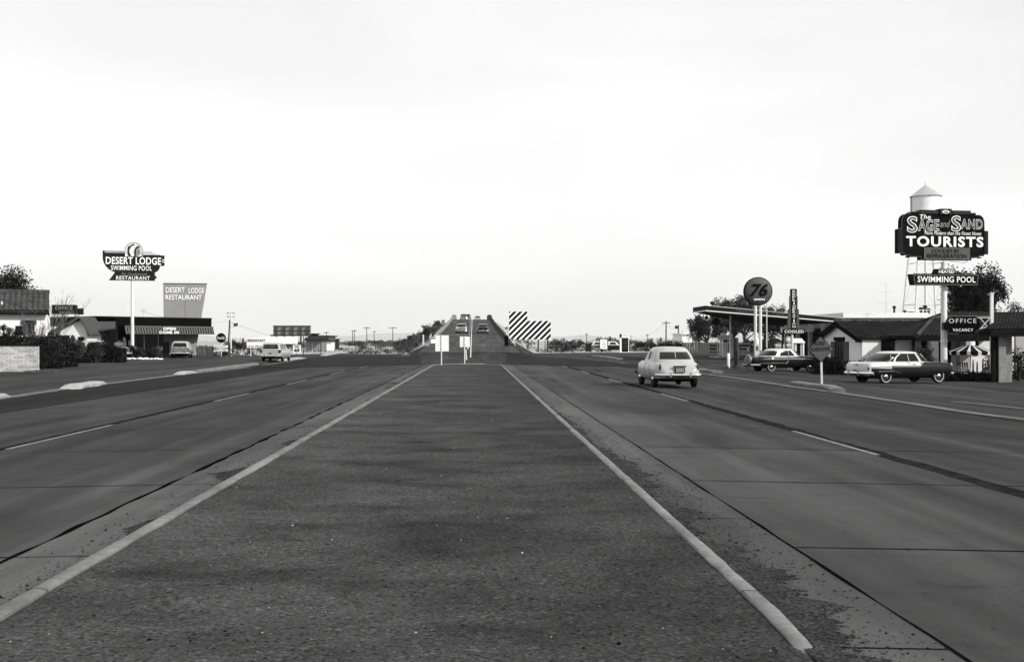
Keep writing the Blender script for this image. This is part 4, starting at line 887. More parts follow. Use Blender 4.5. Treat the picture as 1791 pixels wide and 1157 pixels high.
# --- tyre emblem sign and its bracket
S = Sign('tyre_sign', 'small ring-shaped sign on a thin pole beneath the COOLED board', 'sign', 1379.5, 86, 0)
S.pole(1379.5, .035, 594, 'post', M['polewhite']); d = MB().lathe([(.001, -.05), (.12, -.05)], 24, 0, 'y', (0, 0, S.z(593))).lathe([(.001, -.04), (.24, -.04), (.25, 0), (.001, .02)], 24, 0, 'y', (0, 0, S.z(593))).build('disc', M['signwhite'], S.root, True)
MB().lathe([(.11, -.045), (.14, -.065), (.175, -.045)], 24, 0, 'y', (0, 0, S.z(593))).build('ring', M['signblack'], d, True)
MB().lathe([(.22, -.045), (.245, -.06), (.255, 0)], 24, 0, 'y', (0, 0, S.z(593))).build('rim', M['signdark'], d, True)
S.board('plate', [(1375.5, 601), (1384, 601), (1384, 605), (1375.5, 605)], -.05, -.02, M['offwhite'])
# --- road narrows diamond
S = Sign('warning_sign', 'grey diamond road sign reading ROAD NARROWS on a white wooden post', 'road sign', 1437.5, 47.4, 0, dz=.10)
MB().box(-.038, .038, -.03, .04, -.1, S.z(600)).build('post', M['offwhite'], S.root); S.root.rotation_euler = (0, R(-1.5), R(0))
D = lambda r: [(1436.5, 610.3-r), (1436.5+r, 610.3), (1436.5, 610.3+r), (1436.5-r, 610.3)]
b = S.board('board', D(23.3), -.05, -.032, M['signblack']); S.board('face', D(21.8), -.056, -.050, M['signyellow'], b)
S.text('ROAD', 1426, 1443.5, 596.3, 603.8, -.056, M['signblack'], b, bold=.032, depth=.004, sp=1.12); S.text('NARROWS', 1418.5, 1452.5, 606.6, 614, -.056, M['signblack'], b, bold=.03, depth=.004, sp=1.15)
# --- blank backs of the two signs at the median end
for px, Y, x0, x1, y0, y1, lb in ((772.3, 78.5, 761.5, 785, 586, 614, 'larger blank pale sign back on a thin post at the end of the median'), (812.8, 81.5, 804.3, 821.8, 588.3, 606.6, 'smaller blank pale sign back on a thin post at the end of the median')):
    S = Sign('road_sign', lb, 'road sign', px, Y, 0, dz=.06)
    MB().box(-.035, .035, -.05, .0, -.1, S.z(y0-.6)).build('post', M['polewhite'], S.root)
    b = S.board('board', [(x0, y0), (x1, y0), (x1, y1), (x0, y1)], .0, .02, M['white']); [S.board('bolt', [(px-.5, yy), (px+.5, yy), (px+.5, yy+1), (px-.5, yy+1)], -.06, -.05, M['darkm'], b) for yy in (y0+3, y1-4)]
# --- striped barricade
S = Sign('striped_barricade', 'big L-shaped barricade board painted with diagonal black and white stripes', 'barricade', 926, 170, 0)
OUT = [(890.3, 544.6), (922.2, 544.6), (922.2, 561), (963.3, 561), (963.3, 593.3), (890.3, 593.3)]
b = S.board('board', OUT, -.04, .04, M['signwhite'])
def clip(poly, a, b_, c_, keep=1):      # keep a*x+b*y<=c
    out = []
    for i in range(len(poly)):
        p, q = poly[i], poly[(i+1) % len(poly)]; dp = a*p[0]+b_*p[1]-c_; dq = a*q[0]+b_*q[1]-c_
        if dp <= 0: out.append(p)
        if dp*dq < 0: t = dp/(dp-dq); out.append((p[0]+(q[0]-p[0])*t, p[1]+(q[1]-p[1])*t))
    return out
st = MB()
k = 0; c0 = 890.3+544.6-1
for rect in ([(890.3, 544.6), (922.2, 544.6), (922.2, 593.3), (890.3, 593.3)], [(922.2, 561), (963.3, 561), (963.3, 593.3), (922.2, 593.3)]):
    for k in range(0, 14):
        lo = 1438.6+k*10.3-5.6+ -0.5; hi = lo+6.0
        P = clip(clip(rect, 1, 1.0, hi), -1, -1.0, -lo)
        if len(P) >= 3: st.prism(S.poly(P), -.052, -.04)
st.build('stripes', M['signblack'], b)
for px in (892.5, 906, 923.5, 941.5, 958): S.pole(px, .11, 592, 'post', M['pole'], y=.12, zb=-.6)
S.pole(953.5, .05, 590, 'post', M['pole'], y=.2, zb=-.6)
# --- left roadside signs
S = Sign('soft_drink_sign', 'round dark disc sign with white script above two small white boards on a white post', 'sign', 387, 122, 0)
S.pole(387, .07, 600, 'post'); d = MB().lathe([(.001, -.13), (.35, -.11), (.50, -.04), (.52, .0), (.48, .06), (.001, .1)], 36, 0, 'y', (0, -.1, S.z(590.6))).build('disc', M['signblack'], S.root, True)
S.text('Coca-Cola', 380.6, 393.4, 588, 592.8, -.225, M['signwhite'], d, shear=.35, bold=.008, depth=.03)
for y0, y1, t in ((603.5, 608, 'RESTAURANT'), (610.3, 614.3, 'CAFE')):
    b = S.board('small_board', [(374.5, y0), (399, y0), (399, y1), (374.5, y1)], -.12, -.08, M['signwhite'])
    MB().box(S.x(377), S.x(396), -.126, -.12, S.z((y0+y1)/2+.6), S.z((y0+y1)/2-.4)).build('faded_line', M['signmid'], b)
S = Sign('breakfast_sign', 'white roadside board reading BREAKFAST on a thin post', 'sign', 438.5, 124, 0)
S.pole(438.5, .045, 608, 'post'); S.pole(474, .045, 608, 'post')
b = S.board('board', [(432, 590), (481, 590), (481, 608), (432, 608)], -.08, -.05, M['signwhite'])
S.text('BREAKFAST', 433.5, 464.5, 592.8, 597.4, -.08, M['signblack'], b, bold=.015); MB().box(S.x(433.5), S.x(444.5), -.09, -.08, S.z(606.1), S.z(604.9)).build('painted_bar', M['signblack'], b)
S.text('Phone', 446.5, 459.5, 603.6, 607, -.08, M['signblack'], b, shear=.3, bold=.005)
S = Sign('white_signboard', 'long plain white board behind the breakfast sign', 'sign', 492, 150, 0)
for px in (462, 492, 518): S.pole(px, .05, 590, 'post')
b = S.board('board', [(457, 589.5), (521, 588.5), (521, 601), (457, 601)], -.08, -.05, M['signwhite']); MB().box(S.x(466), S.x(475), -.09, -.08, S.z(593), S.z(591.6)).build('painted_bar', M['signmid'], b)
S = Sign('speed_limit_sign', 'white speed limit sign reading 65 standing on the left verge', 'road sign', 519, 127, 0)
S.pole(518.5, .045, 612, 'post', M['wood']); b = S.board('board', [(512.5, 603), (526.5, 603), (526.5, 617), (512.5, 617)], -.08, -.055, M['signwhite'])
S.text('65', 514.7, 524.4, 609, 615, -.08, M['signblack'], b, bold=.05); S.text('SPEED', 515.2, 524, 604, 605.5, -.08, M['signblack'], b, bold=.02); S.text('LIMIT', 515.2, 524, 606.2, 607.8, -.08, M['signblack'], b, bold=.02)
S = Sign('hanging_sign', 'small dark square sign held off the white light pole on two brackets', 'sign', 412.5, 126, 0)
S.root.location.z = EH+(CY-577)*126/F; S.z0 = S.root.location.z
b = S.board('board', [(408, 564.5), (417, 563), (417, 570.5), (408, 572)], -.04, .04, M['signwhite']); S.board('face', [(408.8, 565.3), (416.2, 564), (416.2, 569.7), (408.8, 571)], -.05, -.04, M['signdark'], b)
lines(S, b, [(409.8, 415, 566.4), (410, 415.5, 568.6)], -.05, 1.0, M['signmid'])
MB().box(S.x(404), S.x(409), -.02, .02, S.z(566), S.z(565.4)).box(S.x(404), S.x(409), -.02, .02, S.z(571.4), S.z(570.8)).build('bracket', M['darkm'], S.root)
# big billboard seen from behind and lower ones beside it
S = Sign('billboard', 'large dark billboard seen from behind with its frame of uprights', 'billboard', 510, 200, 0)
b = S.board('panel', [(478, 569.5), (543.5, 569.5), (543.5, 586), (478, 586)], 0, .1, M['signmid'])
for px in (484, 498, 512.3, 526.6, 540): MB().box(S.x(px)-.11, S.x(px)+.11, -.5, -.02, 0, S.z(569.5)).build('upright', M['pole'], S.root)
MB().box(S.x(477.5), S.x(544), -.2, -.01, S.z(570), S.z(569)).build('top_rail', M['pole'], b); MB().box(S.x(478), S.x(543.5), -.14, -.01, S.z(578.4), S.z(577.6)).build('rail', M['pole'], b); MB().box(S.x(473), S.x(545), -.16, -.01, S.z(587.5), S.z(585)).build('catwalk', M['pole'], b)
S = Sign('white_notice_board', 'white notice board in a dark frame on two legs beyond the crossroads', 'sign', 1055.8, 160, 0)
for px in (1049.3, 1062.3): S.pole(px, .07, 593, 'leg', M['offwhite'])
b = S.board('board', [(1049.5, 593), (1062.5, 593), (1062.5, 610.5), (1049.5, 610.5)], -.06, 0, M['signwhite']); outline(S, [(1049, 592.6), (1062.6, 592.6), (1062.6, 610.6), (1049, 610.6)], -.05, .05, M['signgrey'], b, 'frame')
lines(S, b, [(1051, 1061, 596.6), (1054, 1058, 599), (1051.5, 1060.5, 601.5), (1053, 1059.5, 604), (1051.5, 1060, 606.5)], -.062, .9, M['signmid'])
S = Sign('price_board', 'tall black panel in a white frame with a small block on its top corner', 'sign', 1091.5, 158, 0)
b = S.board('frame', [(1084, 588.5), (1099.8, 588.5), (1099.8, 616.5), (1084, 616.5)], -.1, .1, M['signwhite'])
S.board('panel', [(1087.4, 590.5), (1098.7, 590.5), (1098.7, 615), (1087.4, 615)], -.13, -.1, M['signblack'], b); S.board('corner_block', [(1083.8, 584), (1087, 584), (1087, 590), (1083.8, 590)], -.16, .1, M['signdark'], b)
S.board('header', [(1087.4, 585.5), (1099.8, 585.5), (1099.8, 588.4), (1087.4, 588.4)], -.1, .1, M['signwhite'], b); lines(S, b, [(1089, 1098, 586.8)], -.1, .8, M['signgrey'])
lines(S, b, [(1089.5, 1096.5, 592.5), (1089, 1097.5, 597), (1088.8, 1097, 600.5), (1089, 1097.5, 605), (1089.5, 1096.5, 609)], -.132, 1.3, M['signgrey'])
S = Sign('small_dark_sign', 'small dark board low down beside the desert bushes beyond the crossroads', 'sign', 1029.5, 162, 0)
b = S.board('board', [(1024, 600.3), (1034.5, 600.3), (1034.5, 614), (1024, 614)], -.06, 0, M['signdark']); S.pole(1025, .06, 602, 'post', M['pole']); S.pole(1033.5, .06, 602, 'post', M['pole'])
# lodge office sign on the left court
S = Sign('office_sign', 'dark board reading OFFICE VACANCY on the roof of the left court', 'sign', 112, 86, 0)
S.z0 = S.root.location.z = EH+(CY-556)*86/F
b = S.board('board', [(92, 533.3), (135, 533.3), (135, 549), (92, 549)], -.15, .1, M['signdark']); outline(S, [(92, 533.3), (135, 533.3), (135, 549), (92, 549)], -.15, .02, M['signgrey'], b)
S.text('OFFICE', 97.5, 128.5, 535.3, 541.8, -.15, M['signmid'], b, bold=.015); S.text('VACANCY', 104.5, 131.5, 544, 548.3, -.15, M['signmid'], b, bold=.01)
for px in (96, 113, 131): S.pole(px, .03, 549, 'post', M['darkm'], zb=-.3)
b = S.board('end_board', [(136.5, 539), (146, 539), (146, 550), (136.5, 550)], -.12, .05, M['signdark'])
# ---- poles
def utility(px, yt, Y, arm=1.2, lean=0, mat='pole', group='utility poles along the horizon', label='thin utility pole standing on the far horizon', r=.14, two=False, yb=None):
    x, y, z = gp(px, Y); H = EH+(CY-yt)*Y/F-z
    t = thing('utility_pole', label, 'utility pole', (x, y, z), 0, group)
    MB().tube((0, 0, -.2), (lean, 0, H), r, r*.7, 9).build('pole', M[mat], t, True)
    if arm:
        MB().box(lean-arm, lean+arm, -.08, -.16, H-.55, H-.38).build('crossarm', M[mat], t)
        ins = MB(); [ins.tube((lean+q*arm, -.12, H-.38), (lean+q*arm, -.12, H-.16), .05, .04, 6) for q in (-.92, -.45, .45, .92)]; ins.build('insulators', M['signmid'], t)
    return t
# ordered left to right
for px, yt, Y, a, lb in [(571, 579.5, 420, 1.0, 'utility pole just right of the dark billboard structure'), (616.5, 577.5, 430, 0, 'left pole of the close pair on the horizon left of the overpass'), (619.8, 576, 420, 1.0, 'right pole of the close pair on the horizon left of the overpass'), (641.5, 571, 400, 1.2, 'tall utility pole midway between the close pair and the overpass'), (654.5, 578.5, 480, .8, 'short far pole between the two tall ones left of the overpass'), (687, 571, 400, 1.5, 'tall utility pole nearest the brush of the overpass bank'),
    (1026, 582.5, 430, .6, 'faint pole behind the small dark sign'), (1103.5, 586, 450, 0, 'faint pole just right of the tall black price board'), (1132, 584, 420, .6, 'pole rising just left of the cream sedan roof'), (1165, 561.5, 300, 1.0, 'tall utility pole with a crossarm behind the cream sedan'), (1186.5, 568, 300, .0, 'utility pole with a hooded lamp head behind the cream sedan')]:
    t = utility(px, yt, Y, a, label=lb, group='utility poles along the horizon', r=.16 if Y > 350 else .2)
    if px == 1186.5: H = EH+(CY-yt)*Y/F-t.location.z; MB().box(-.9, .1, -.2, .2, H-1.0, H-.2).build('lamp_head', M['darkm'], t)
utility(398.5, 559, 150, 0, .25, 'pole', None, 'leaning dark wooden pole close behind the white light pole', .12)
S = Sign('light_pole', 'slim white pole with a cluster of four floodlights by the drinks sign', 'light pole', 404, 126, 0); S.pole(404, .09, 547, 'pole', r1=.06)
for a, b_ in ((-.32, 0), (.32, 0), (-.3, -.42), (.3, -.42)):
    m = MB(); z = S.z(547)+b_; m.lathe([(.04, -.14), (.15, .0), (.16, .05), (.001, .02)], 12, 0, 'x', (0, 0, 0)); m.v = [(a+math.copysign(v[0], a) if True else 0, v[1], z+v[2]) for v in m.v]; m.build('floodlight', M['metal'], S.root, True)
MB().box(-.34, .34, -.02, .02, S.z(547)-.02, S.z(547)+.02).box(-.32, .32, -.02, .02, S.z(547)-.44, S.z(547)-.40).build('crossbar', M['darkm'], S.root)
# antennas
def antenna(px, yt, yb, Y, bars, label):
    x = (px-CX)*Y/F; z = EH+(CY-yb)*Y/F; H = (yb-yt)*Y/F
    t = thing('antenna', label, 'antenna', (x, Y, z)); MB().tube((0, 0, 0), (0, 0, H), .018, .014, 6).build('mast', M['metal'], t, True)
    m = MB(); [m.tube((-w_, 0, H*f_), (w_, 0, H*f_), .012, .012, 5) for f_, w_ in bars]; m.build('elements', M['metal'], t)
    return t
antenna(1549.5, 495, 547.5, 104, [(.99, .55), (.70, .85), (.36, .8)], 'tall thin television antenna on the flat roof of the gas station')
antenna(250.5, 540, 556, 116, [(.95, .35), (.8, .3), (.7, 0.25)], 'small television antenna on the flat restaurant roof')
# posts at the overpass foot
for px, Y, yt, w_, mt, lb in [(740.5, 150, 585, .10, 'offwhite', 'thin pale post on the verge left of the overpass foot'), (753, 165, 583.5, .16, 'offwhite', 'white marker post on the bank left of the overpass foot'), (885.7, 134, 586.5, .22, 'black', 'tall black post at the right foot of the overpass'), (892, 139, 601.5, .2, 'black', 'short black stub post left of the striped barricade')]:
    x, y, z = gp(px, Y); tag(MB().box(-w_, w_, -w_, w_, -.3, EH+(CY-yt)*Y/F-z).build('marker_post', M[mt], loc=(x, y, z)), lb, 'post')
x, y, z = gp(758.5, 142); tag(MB().box(-.35, .35, -.05, .05, 0, EH+(CY-593)*142/F-z).build('marker_board', M['signwhite'], loc=(x, y, z)), 'small white marker board half hidden by the large blank sign', 'sign')

for px, Y, yt, lb in [(530.8, 130, 586, 'thin dark pole just right of the speed limit sign'), (561.5, 140, 588, 'tall thin pole rising in front of the white shed')]:
    x, y, z = gp(px, Y); tag(MB().tube((0, 0, 0), (0, 0, EH+(CY-yt)*Y/F-z), .05, .04, 7).build('thin_pole', M['pole'], loc=(x, y, z)), lb, 'pole')
x, y, z = gp(1341, 98); tag(MB().tube((0, 0, 0), (0, 0, EH+(CY-529)*98/F-z), .055, .045, 9).build('thin_pole', M['polewhite'], loc=(x, y, z)), 'slim white pole right of the twin posts of the round sign', 'pole')
# ============================================================ buildings
def px2x(px, Y): return (px-CX)*Y/F
def pz(py, Y): return EH+(CY-py)*Y/F
def tile_roof(name, e0, e1, r0, r1, mat, parent, pitch=.26, course=.42, amp=.06):
    """barrel tile slope between eave e0-e1 and ridge r0-r1"""
    e0, e1, r0, r1 = map(Vector, (e0, e1, r0, r1)); W = max((e1-e0).length, (r1-r0).length); n = max(4, int(W/pitch))
    H = ((r0+r1)/2-(e0+e1)/2).length; m = max(3, int(H/course))
    nrm = (e1-e0).cross(r0-e0) if (r0-e0).length > .01 else (e1-e0).cross(r1-e0)
    if nrm.length < 1e-5: nrm = (e1-e0).cross(r1-e0)
    nrm.normalize(); 
    if nrm.z < 0: nrm = -nrm
    sm = 6; vs = []; cols = n*sm+1
    rows = []
    for j in range(m): rows += [(j/m, .03), ((j+1)/m-.001, .0)]
    rr = random.Random(len(name)*7+n)
    for v, lift in rows:
        a = e0.lerp(r0, v); b = e1.lerp(r1, v)
        for i in range(cols):
            u = i/(cols-1); ph = (i % sm)/sm
            h = amp*(abs(math.sin(math.pi*ph))**.7)+lift+.008*noise.noise((u*30, v*9, 1))
            vs.append(a.lerp(b, u)+nrm*h)
    fs = [(j*cols+i, j*cols+i+1, (j+1)*cols+i+1, (j+1)*cols+i) for j in range(len(rows)-1) for i in range(cols-1)]
    o = len(vs); th = nrm*-.12
    vs += [e0+th, e1+th, r1+th, r0+th, e0+nrm*.02, e1+nrm*.02, r1+nrm*.02, r0+nrm*.02]
    fs += [(o, o+1, o+2, o+3), (o, o+1, o+5, o+4), (o+1, o+2, o+6, o+5), (o+3, o, o+4, o+7)]
    ob = MB().add(vs, fs).build(name, mat, parent)
    return ob
def ridge_caps(p0, p1, mat, parent, r=.13, step=.42, name='ridge_tiles'):
    p0, p1 = Vector(p0), Vector(p1); n = max(2, int((p1-p0).length/step)); mb = MB()
    for i in range(n): a = p0.lerp(p1, i/n); b = p0.lerp(p1, (i+1.08)/n); mb.tube(a, b, r*1.08, r*.86, 9)
    return mb.build(name, mat, parent, True)
def window(parent, x0, x1, z0, z1, y, lintel=.0, mullions=1, rot='y', glass=None, frame=None):
    """window set on the y face (or x face) of its wall"""
    def bx(mb, a0, a1, d0, d1, c0, c1):
        if rot == 'y': mb.box(a0, a1, y-d1, y-d0, c0, c1)
        else: mb.box(y-d1, y-d0, a0, a1, c0, c1)
        return mb
    f_ = MB(); t = .06
    bx(f_, x0-t, x0, -.02, .05, z0-t, z1+t); bx(f_, x1, x1+t, -.02, .05, z0-t, z1+t); bx(f_, x0, x1, -.02, .049, z1, z1+t); bx(f_, x0, x1, -.02, .049, z0-t, z0)
    for i in range(mullions): xm = x0+(x1-x0)*(i+1)/(mullions+1); bx(f_, xm-.02, xm+.02, .0, .04, z0, z1)
    wn = f_.build('window', frame or M['dark'], parent)
    bx(MB(), x0, x1, .003, .012, z0, z1).build('pane', glass or M['winglass'], wn)
    if lintel: bx(MB(), x0-lintel, x1+lintel, -.02, .14, z1+t, z1+t+.24).build('lintel', M['dark'], parent)
    return wn
# ---------- right: gabled wing of the tourist court
Yf = 72.0; X0 = px2x(1508, Yf); Yb = 81.0; Ym = (Yf+Yb)/2; zg = -.42
ez = pz(589.5, Yf); rz = pz(563.0, Ym); X1 = px2x(1652, Yf)
W = thing('motel_wing', 'whitewashed motel wing with a shuttered gable end and a dark barrel-tiled roof', 'building', (0, 0, 0))
w_ = MB(); Yn = 76.2
w_.add([(X0, Yf, zg), (X0, Yb, zg), (X0, Yb, ez), (X0, Ym, rz-.12), (X0, Yf, ez), (X0+.25, Yf, zg), (X0+.25, Yb, zg), (X0+.25, Yb, ez), (X0+.25, Ym, rz-.12), (X0+.25, Yf, ez)], [(0, 1, 2, 3, 4), (5, 9, 8, 7, 6), (0, 4, 9, 5), (4, 3, 8, 9), (3, 2, 7, 8), (2, 1, 6, 7)])
w_.build('gable_wall', M['plaster'], W)
xs_ = px2x(1590, Yf); xp = px2x(1601, Yf)
MB().box(X0+.25, xs_, Yf, Yf+.25, zg, ez+.02).build('wall', M['plaster'], W)
MB().box(xs_, X1, Yf+2.2, Yf+2.4, zg, ez+.4).box(xs_-.2, xs_, Yf+.25, Yf+2.2, zg, ez).build('porch_wall', M['plaster'], W)
MB().box(X0+.25, X1, Yb-.25, Yb, zg, ez).build('back_wall', M['plaster'], W)
window(W, px2x(1542.5, Yf), px2x(1563, Yf), zg+.75, pz(597, Yf), Yf, .12, 2)
# gable window with shutters and a heavy lintel (faces -x)
ya, yb_ = 75.5, 77.2
window(W, ya, yb_, zg+.6, pz(597, 77), X0, .15, 2, 'x')
for a, b in ((ya-.95, ya-.12), (yb_+.12, yb_+.95)):
    m = MB(); m.box(X0-.07, X0-.01, a, b, zg+.55, pz(597, 77)); [m.box(X0-.10, X0-.07, a+.06, b-.06, z, z+.1) for z in (zg+.8, pz(600.5, 77))]; m.build('shutter', M['wood'], W)
ov = .16; ex = X0-.35
def slope(y): return rz-(abs(y-Ym)/(Ym-Yf))*(rz-ez)
tile_roof('roof', (ex, Yf-ov, slope(Yf-ov)), (X1, Yf-ov, slope(Yf-ov)), (ex, Ym, rz+.03), (X1, Ym, rz+.03), M['tile'], W)
tile_roof('rear_roof', (ex, Yb+ov, slope(Yb+ov)), (X1, Yb+ov, slope(Yb+ov)), (ex, Ym, rz+.03), (X1, Ym, rz+.03), M['tile'], W)
ridge_caps((ex, Ym, rz+.08), (X1, Ym, rz+.08), M['tilelight'], W)
m = MB()
for s_ in (-1, 1): m.prismx([(Ym+s_*(Ym-Yf+ov), slope(Yf-ov)-.28), (Ym+s_*(Ym-Yf+ov), slope(Yf-ov)-.02), (Ym, rz-.02), (Ym, rz-.26)], ex, ex+.09)
for s_ in (-1, 1): m.box(ex, X0+.1, Ym+s_*4.3-.09, Ym+s_*4.3+.09, slope(Yf)-.32, slope(Yf)-.08)
m.build('barge_board', M['dark'], W)
m = MB(); m.box(ex, X1, Yf-ov, Yf-ov+.06, slope(Yf-ov)-.12, slope(Yf-ov)-.03); i = ex+.4
while i < X1: m.box(i, i+.09, Yf-ov+.06, Yf, slope(Yf)-.12, slope(Yf)-.05); i += .6
m.build('rafter_tails', M['dark'], W)
# porch posts, pale pillar and doors
MB().box(px2x(1597, Yf), px2x(1600.5, Yf), Yf+.02, Yf+.14, zg, ez).build('porch_post', M['dark'], W)
MB().box(px2x(1606, Yf), px2x(1622, Yf), Yf+1.0, Yf+1.3, zg, ez+.1).build('porch_pillar', M['plaster'], W)
MB().box(px2x(1634, Yf), px2x(1645, Yf), Yf+2.12, Yf+2.2, zg, ez-.05).build('door', M['dark'], W)
MB().lathe([(.001, -.09), (.06, -.06), (.08, 0), (.06, .06), (.001, .09)], 12, 0, 'z', (px2x(1628.5, Yf-1), Yf-.5, pz(591, Yf-.5))).build('porch_lamp', M['white'], W, True)
# ---------- projecting hipped roof of the office, and the courtyard behind the umbrella
O = thing('motel_office', 'low motel office with a hipped tile roof and pale courtyard wall behind the umbrella', 'building')
hx = px2x(1633, 72); 
xa, xb, xc = px2x(1603, 67.5), px2x(1742, 67.5), px2x(1735, 76)
ez2 = pz(588, 67.5); rz2 = pz(557, 73)
tile_roof('roof', (xa, 67.5, ez2), (xb+.6, 67.5, ez2), (px2x(1632, 73), 73, rz2), (xb+2, 73, rz2), M['tile'], O)
tile_roof('hip_roof', (xa, 67.5, ez2), (xa, 78, ez2), (px2x(1632, 73), 73, rz2), (px2x(1632, 73), 73.02, rz2), M['tile'], O)
tile_roof('rear_roof', (xa, 78, ez2), (xb+2, 78, ez2), (px2x(1632, 73), 73, rz2), (xb+2, 73, rz2), M['tile'], O)
ridge_caps((xa, 67.45, ez2+.05), (px2x(1632, 73), 73, rz2+.08), M['tilelight'], O, name='hip_tiles'); ridge_caps((px2x(1632, 73), 73, rz2+.08), (xb+2, 73, rz2+.08), M['tilelight'], O)
MB().box(xa, xb+.6, 67.5, 67.58, ez2-.28, ez2-.04).build('fascia', M['dark'], O)
MB().box(px2x(1647, 70), px2x(1800, 70), 70, 70.25, zg, ez2+.1).build('courtyard_wall', M['plaster'], O)
MB().box(px2x(1628, 71), px2x(1647, 71), 69.6, 69.8, zg, ez2+.1).build('shade_toned_wall', M['dark'], O)  # porch shade put into the dark colour of this wall
MB().box(px2x(1684.5, 69), px2x(1703.5, 69), 69.4, 69.9, zg, ez2).build('pillar', M['plasterg'], O)
window(O, px2x(1703.5, 70), px2x(1709, 70), zg+1.3, ez2-.3, 69.98, 0, 0)
# ---------- far right portico with brick pillar
Pp = thing('motel_portico', 'tiled entrance portico on a pale brick pillar at the right edge', 'building')
Yp = 58.0; pe = pz(580.5, Yp-.4)
MB().box(px2x(1747.5, Yp), px2x(1759.5, Yp), Yp, Yp+.42, zg, pe).build('brick_pillar', M['brickp'], Pp)
MB().box(px2x(1759.8, Yp+.3), px2x(1771, Yp+.3), Yp+.36, Yp+.9, zg, pe).build('side_pillar', M['brickp'], Pp)
MB().box(px2x(1738.5, Yp), px2x(1747.2, Yp), Yp+.1, Yp+.4, zg, pe-.1).build('pillar_shade_face', M['dark'], Pp)  # dark block added as the shaded left face of the brick pillar
xl = px2x(1733, Yp-.5); xr_ = px2x(1870, Yp)
R0_ = (px2x(1741, 58.6), 58.6, pz(564.5, 58.6)); R1_ = (px2x(1870, 61.5), 61.5, pz(545, 61.5))
tile_roof('roof', (xl, Yp-.5, pe+.1), (xr_, Yp-.5, pe+.1), R0_, R1_, M['tile'], Pp)
tile_roof('hip_roof', (xl, Yp-.5, pe+.1), (xl+.1, 58.6, pe+.1), R0_, (R0_[0], R0_[1]+.02, R0_[2]), M['tile'], Pp)
MB().box(xl, xr_, Yp-.48, Yp-.38, pe-.22, pe+.06).box(xl+.02, xl+.12, Yp-.38, Yp+.9, pe-.22, pe+.06).box(xl+.12, xr_, Yp-.3, Yp+3.5, pe-.10, pe-.02).build('beam', M['dark'], Pp)
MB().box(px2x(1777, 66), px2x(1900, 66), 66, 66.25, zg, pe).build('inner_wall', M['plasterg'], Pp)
MB().box(px2x(1771, 63), px2x(1850, 63), 62.4, 63, zg, zg+.5).build('bench_wall', M['dark'], Pp)
# long dark rear roof of the court
Rr = thing('motel_rear_block', 'long low block with a dark tiled roof behind the office sign', 'building')
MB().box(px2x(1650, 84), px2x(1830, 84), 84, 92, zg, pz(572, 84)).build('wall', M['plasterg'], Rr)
zr_ = pz(546, 88)
tile_roof('roof', (px2x(1645, 83.5), 83.5, pz(574, 83.5)), (px2x(1850, 83.5), 83.5, pz(574, 83.5)), (px2x(1650, 88), 88, zr_), (px2x(1850, 88), 88, zr_), M['tile'], Rr)
tile_roof('rear_roof', (px2x(1645, 83.5), 92.5, pz(574, 83.5)), (px2x(1850, 83.5), 92.5, pz(574, 83.5)), (px2x(1650, 88), 88, zr_), (px2x(1850, 88), 88, zr_), M['tile'], Rr)
# courtyard umbrella
ux, uy = px2x(1697.5, 65), 65.0
U = thing('garden_umbrella', 'round garden umbrella with dark and white stripes and a scalloped rim', 'umbrella', (ux, uy, zg))
ur = 37.5*65/F; zt_ = pz(602, 65)-zg; zr2 = pz(614, 65)-zg
for k, mt in ((0, 'signblack'), (1, 'offwhite')):
    m = MB(); n = 26
    for i in range(n):
        if i % 2 != k: continue
        rows = [(0.02, zt_), (.35*ur, zt_-.11), (.75*ur, zt_-.30), (ur, zr2), (ur*1.0, zr2-.16)]
        vs = []; q = 5
        for j, (rad, zz_) in enumerate(rows):
            for s_ in range(q):
                t = 2*math.pi*(i+(s_/(q-1)*(1.36 if k == 0 else .64)-(.18 if k == 0 else -.18)))/n; zb_ = zz_-(.05*math.sin(math.pi*s_/(q-1)) if j == 4 else 0)
                vs.append((rad*math.cos(t), rad*math.sin(t), zb_))
        m.add(vs, [(j*q+s_, j*q+s_+1, (j+1)*q+s_+1, (j+1)*q+s_) for j in range(4) for s_ in range(q-1)])
    m.build('canopy' if k == 0 else 'canopy_stripes', M[mt], U)
MB().tube((0, 0, 0), (0, 0, zt_), .03, .03, 8).build('pole', M['polewhite'], U, True); MB().lathe([(.24, zt_-.05), (.24, zt_+.17), (.001, zt_+.17)], 16).build('top_cap', M['white'], U, True)
# wagon-wheel style folded chair by the pillar
x = px2x(1686, 64.2); ch = thing('garden_chair', 'slatted wooden garden chair leaning back below the umbrella', 'chair', (x, 64.2, zg))
m = MB(); [m.box(-.3+i*.13, -.3+i*.13+.09, -.05, -.02, .35, .95) for i in range(5)]; b_ = m.build('backrest', M['wood'], ch); b_.rotation_euler = (R(-18), 0, 0)
MB().box(-.3, .3, -.45, .0, .36, .40).build('seat', M['wood'], ch)
for a in (-.27, .23):
    for b in (-.42, -.04): MB().box(a, a+.05, b, b+.05, 0, .36).build('leg', M['wood'], ch)
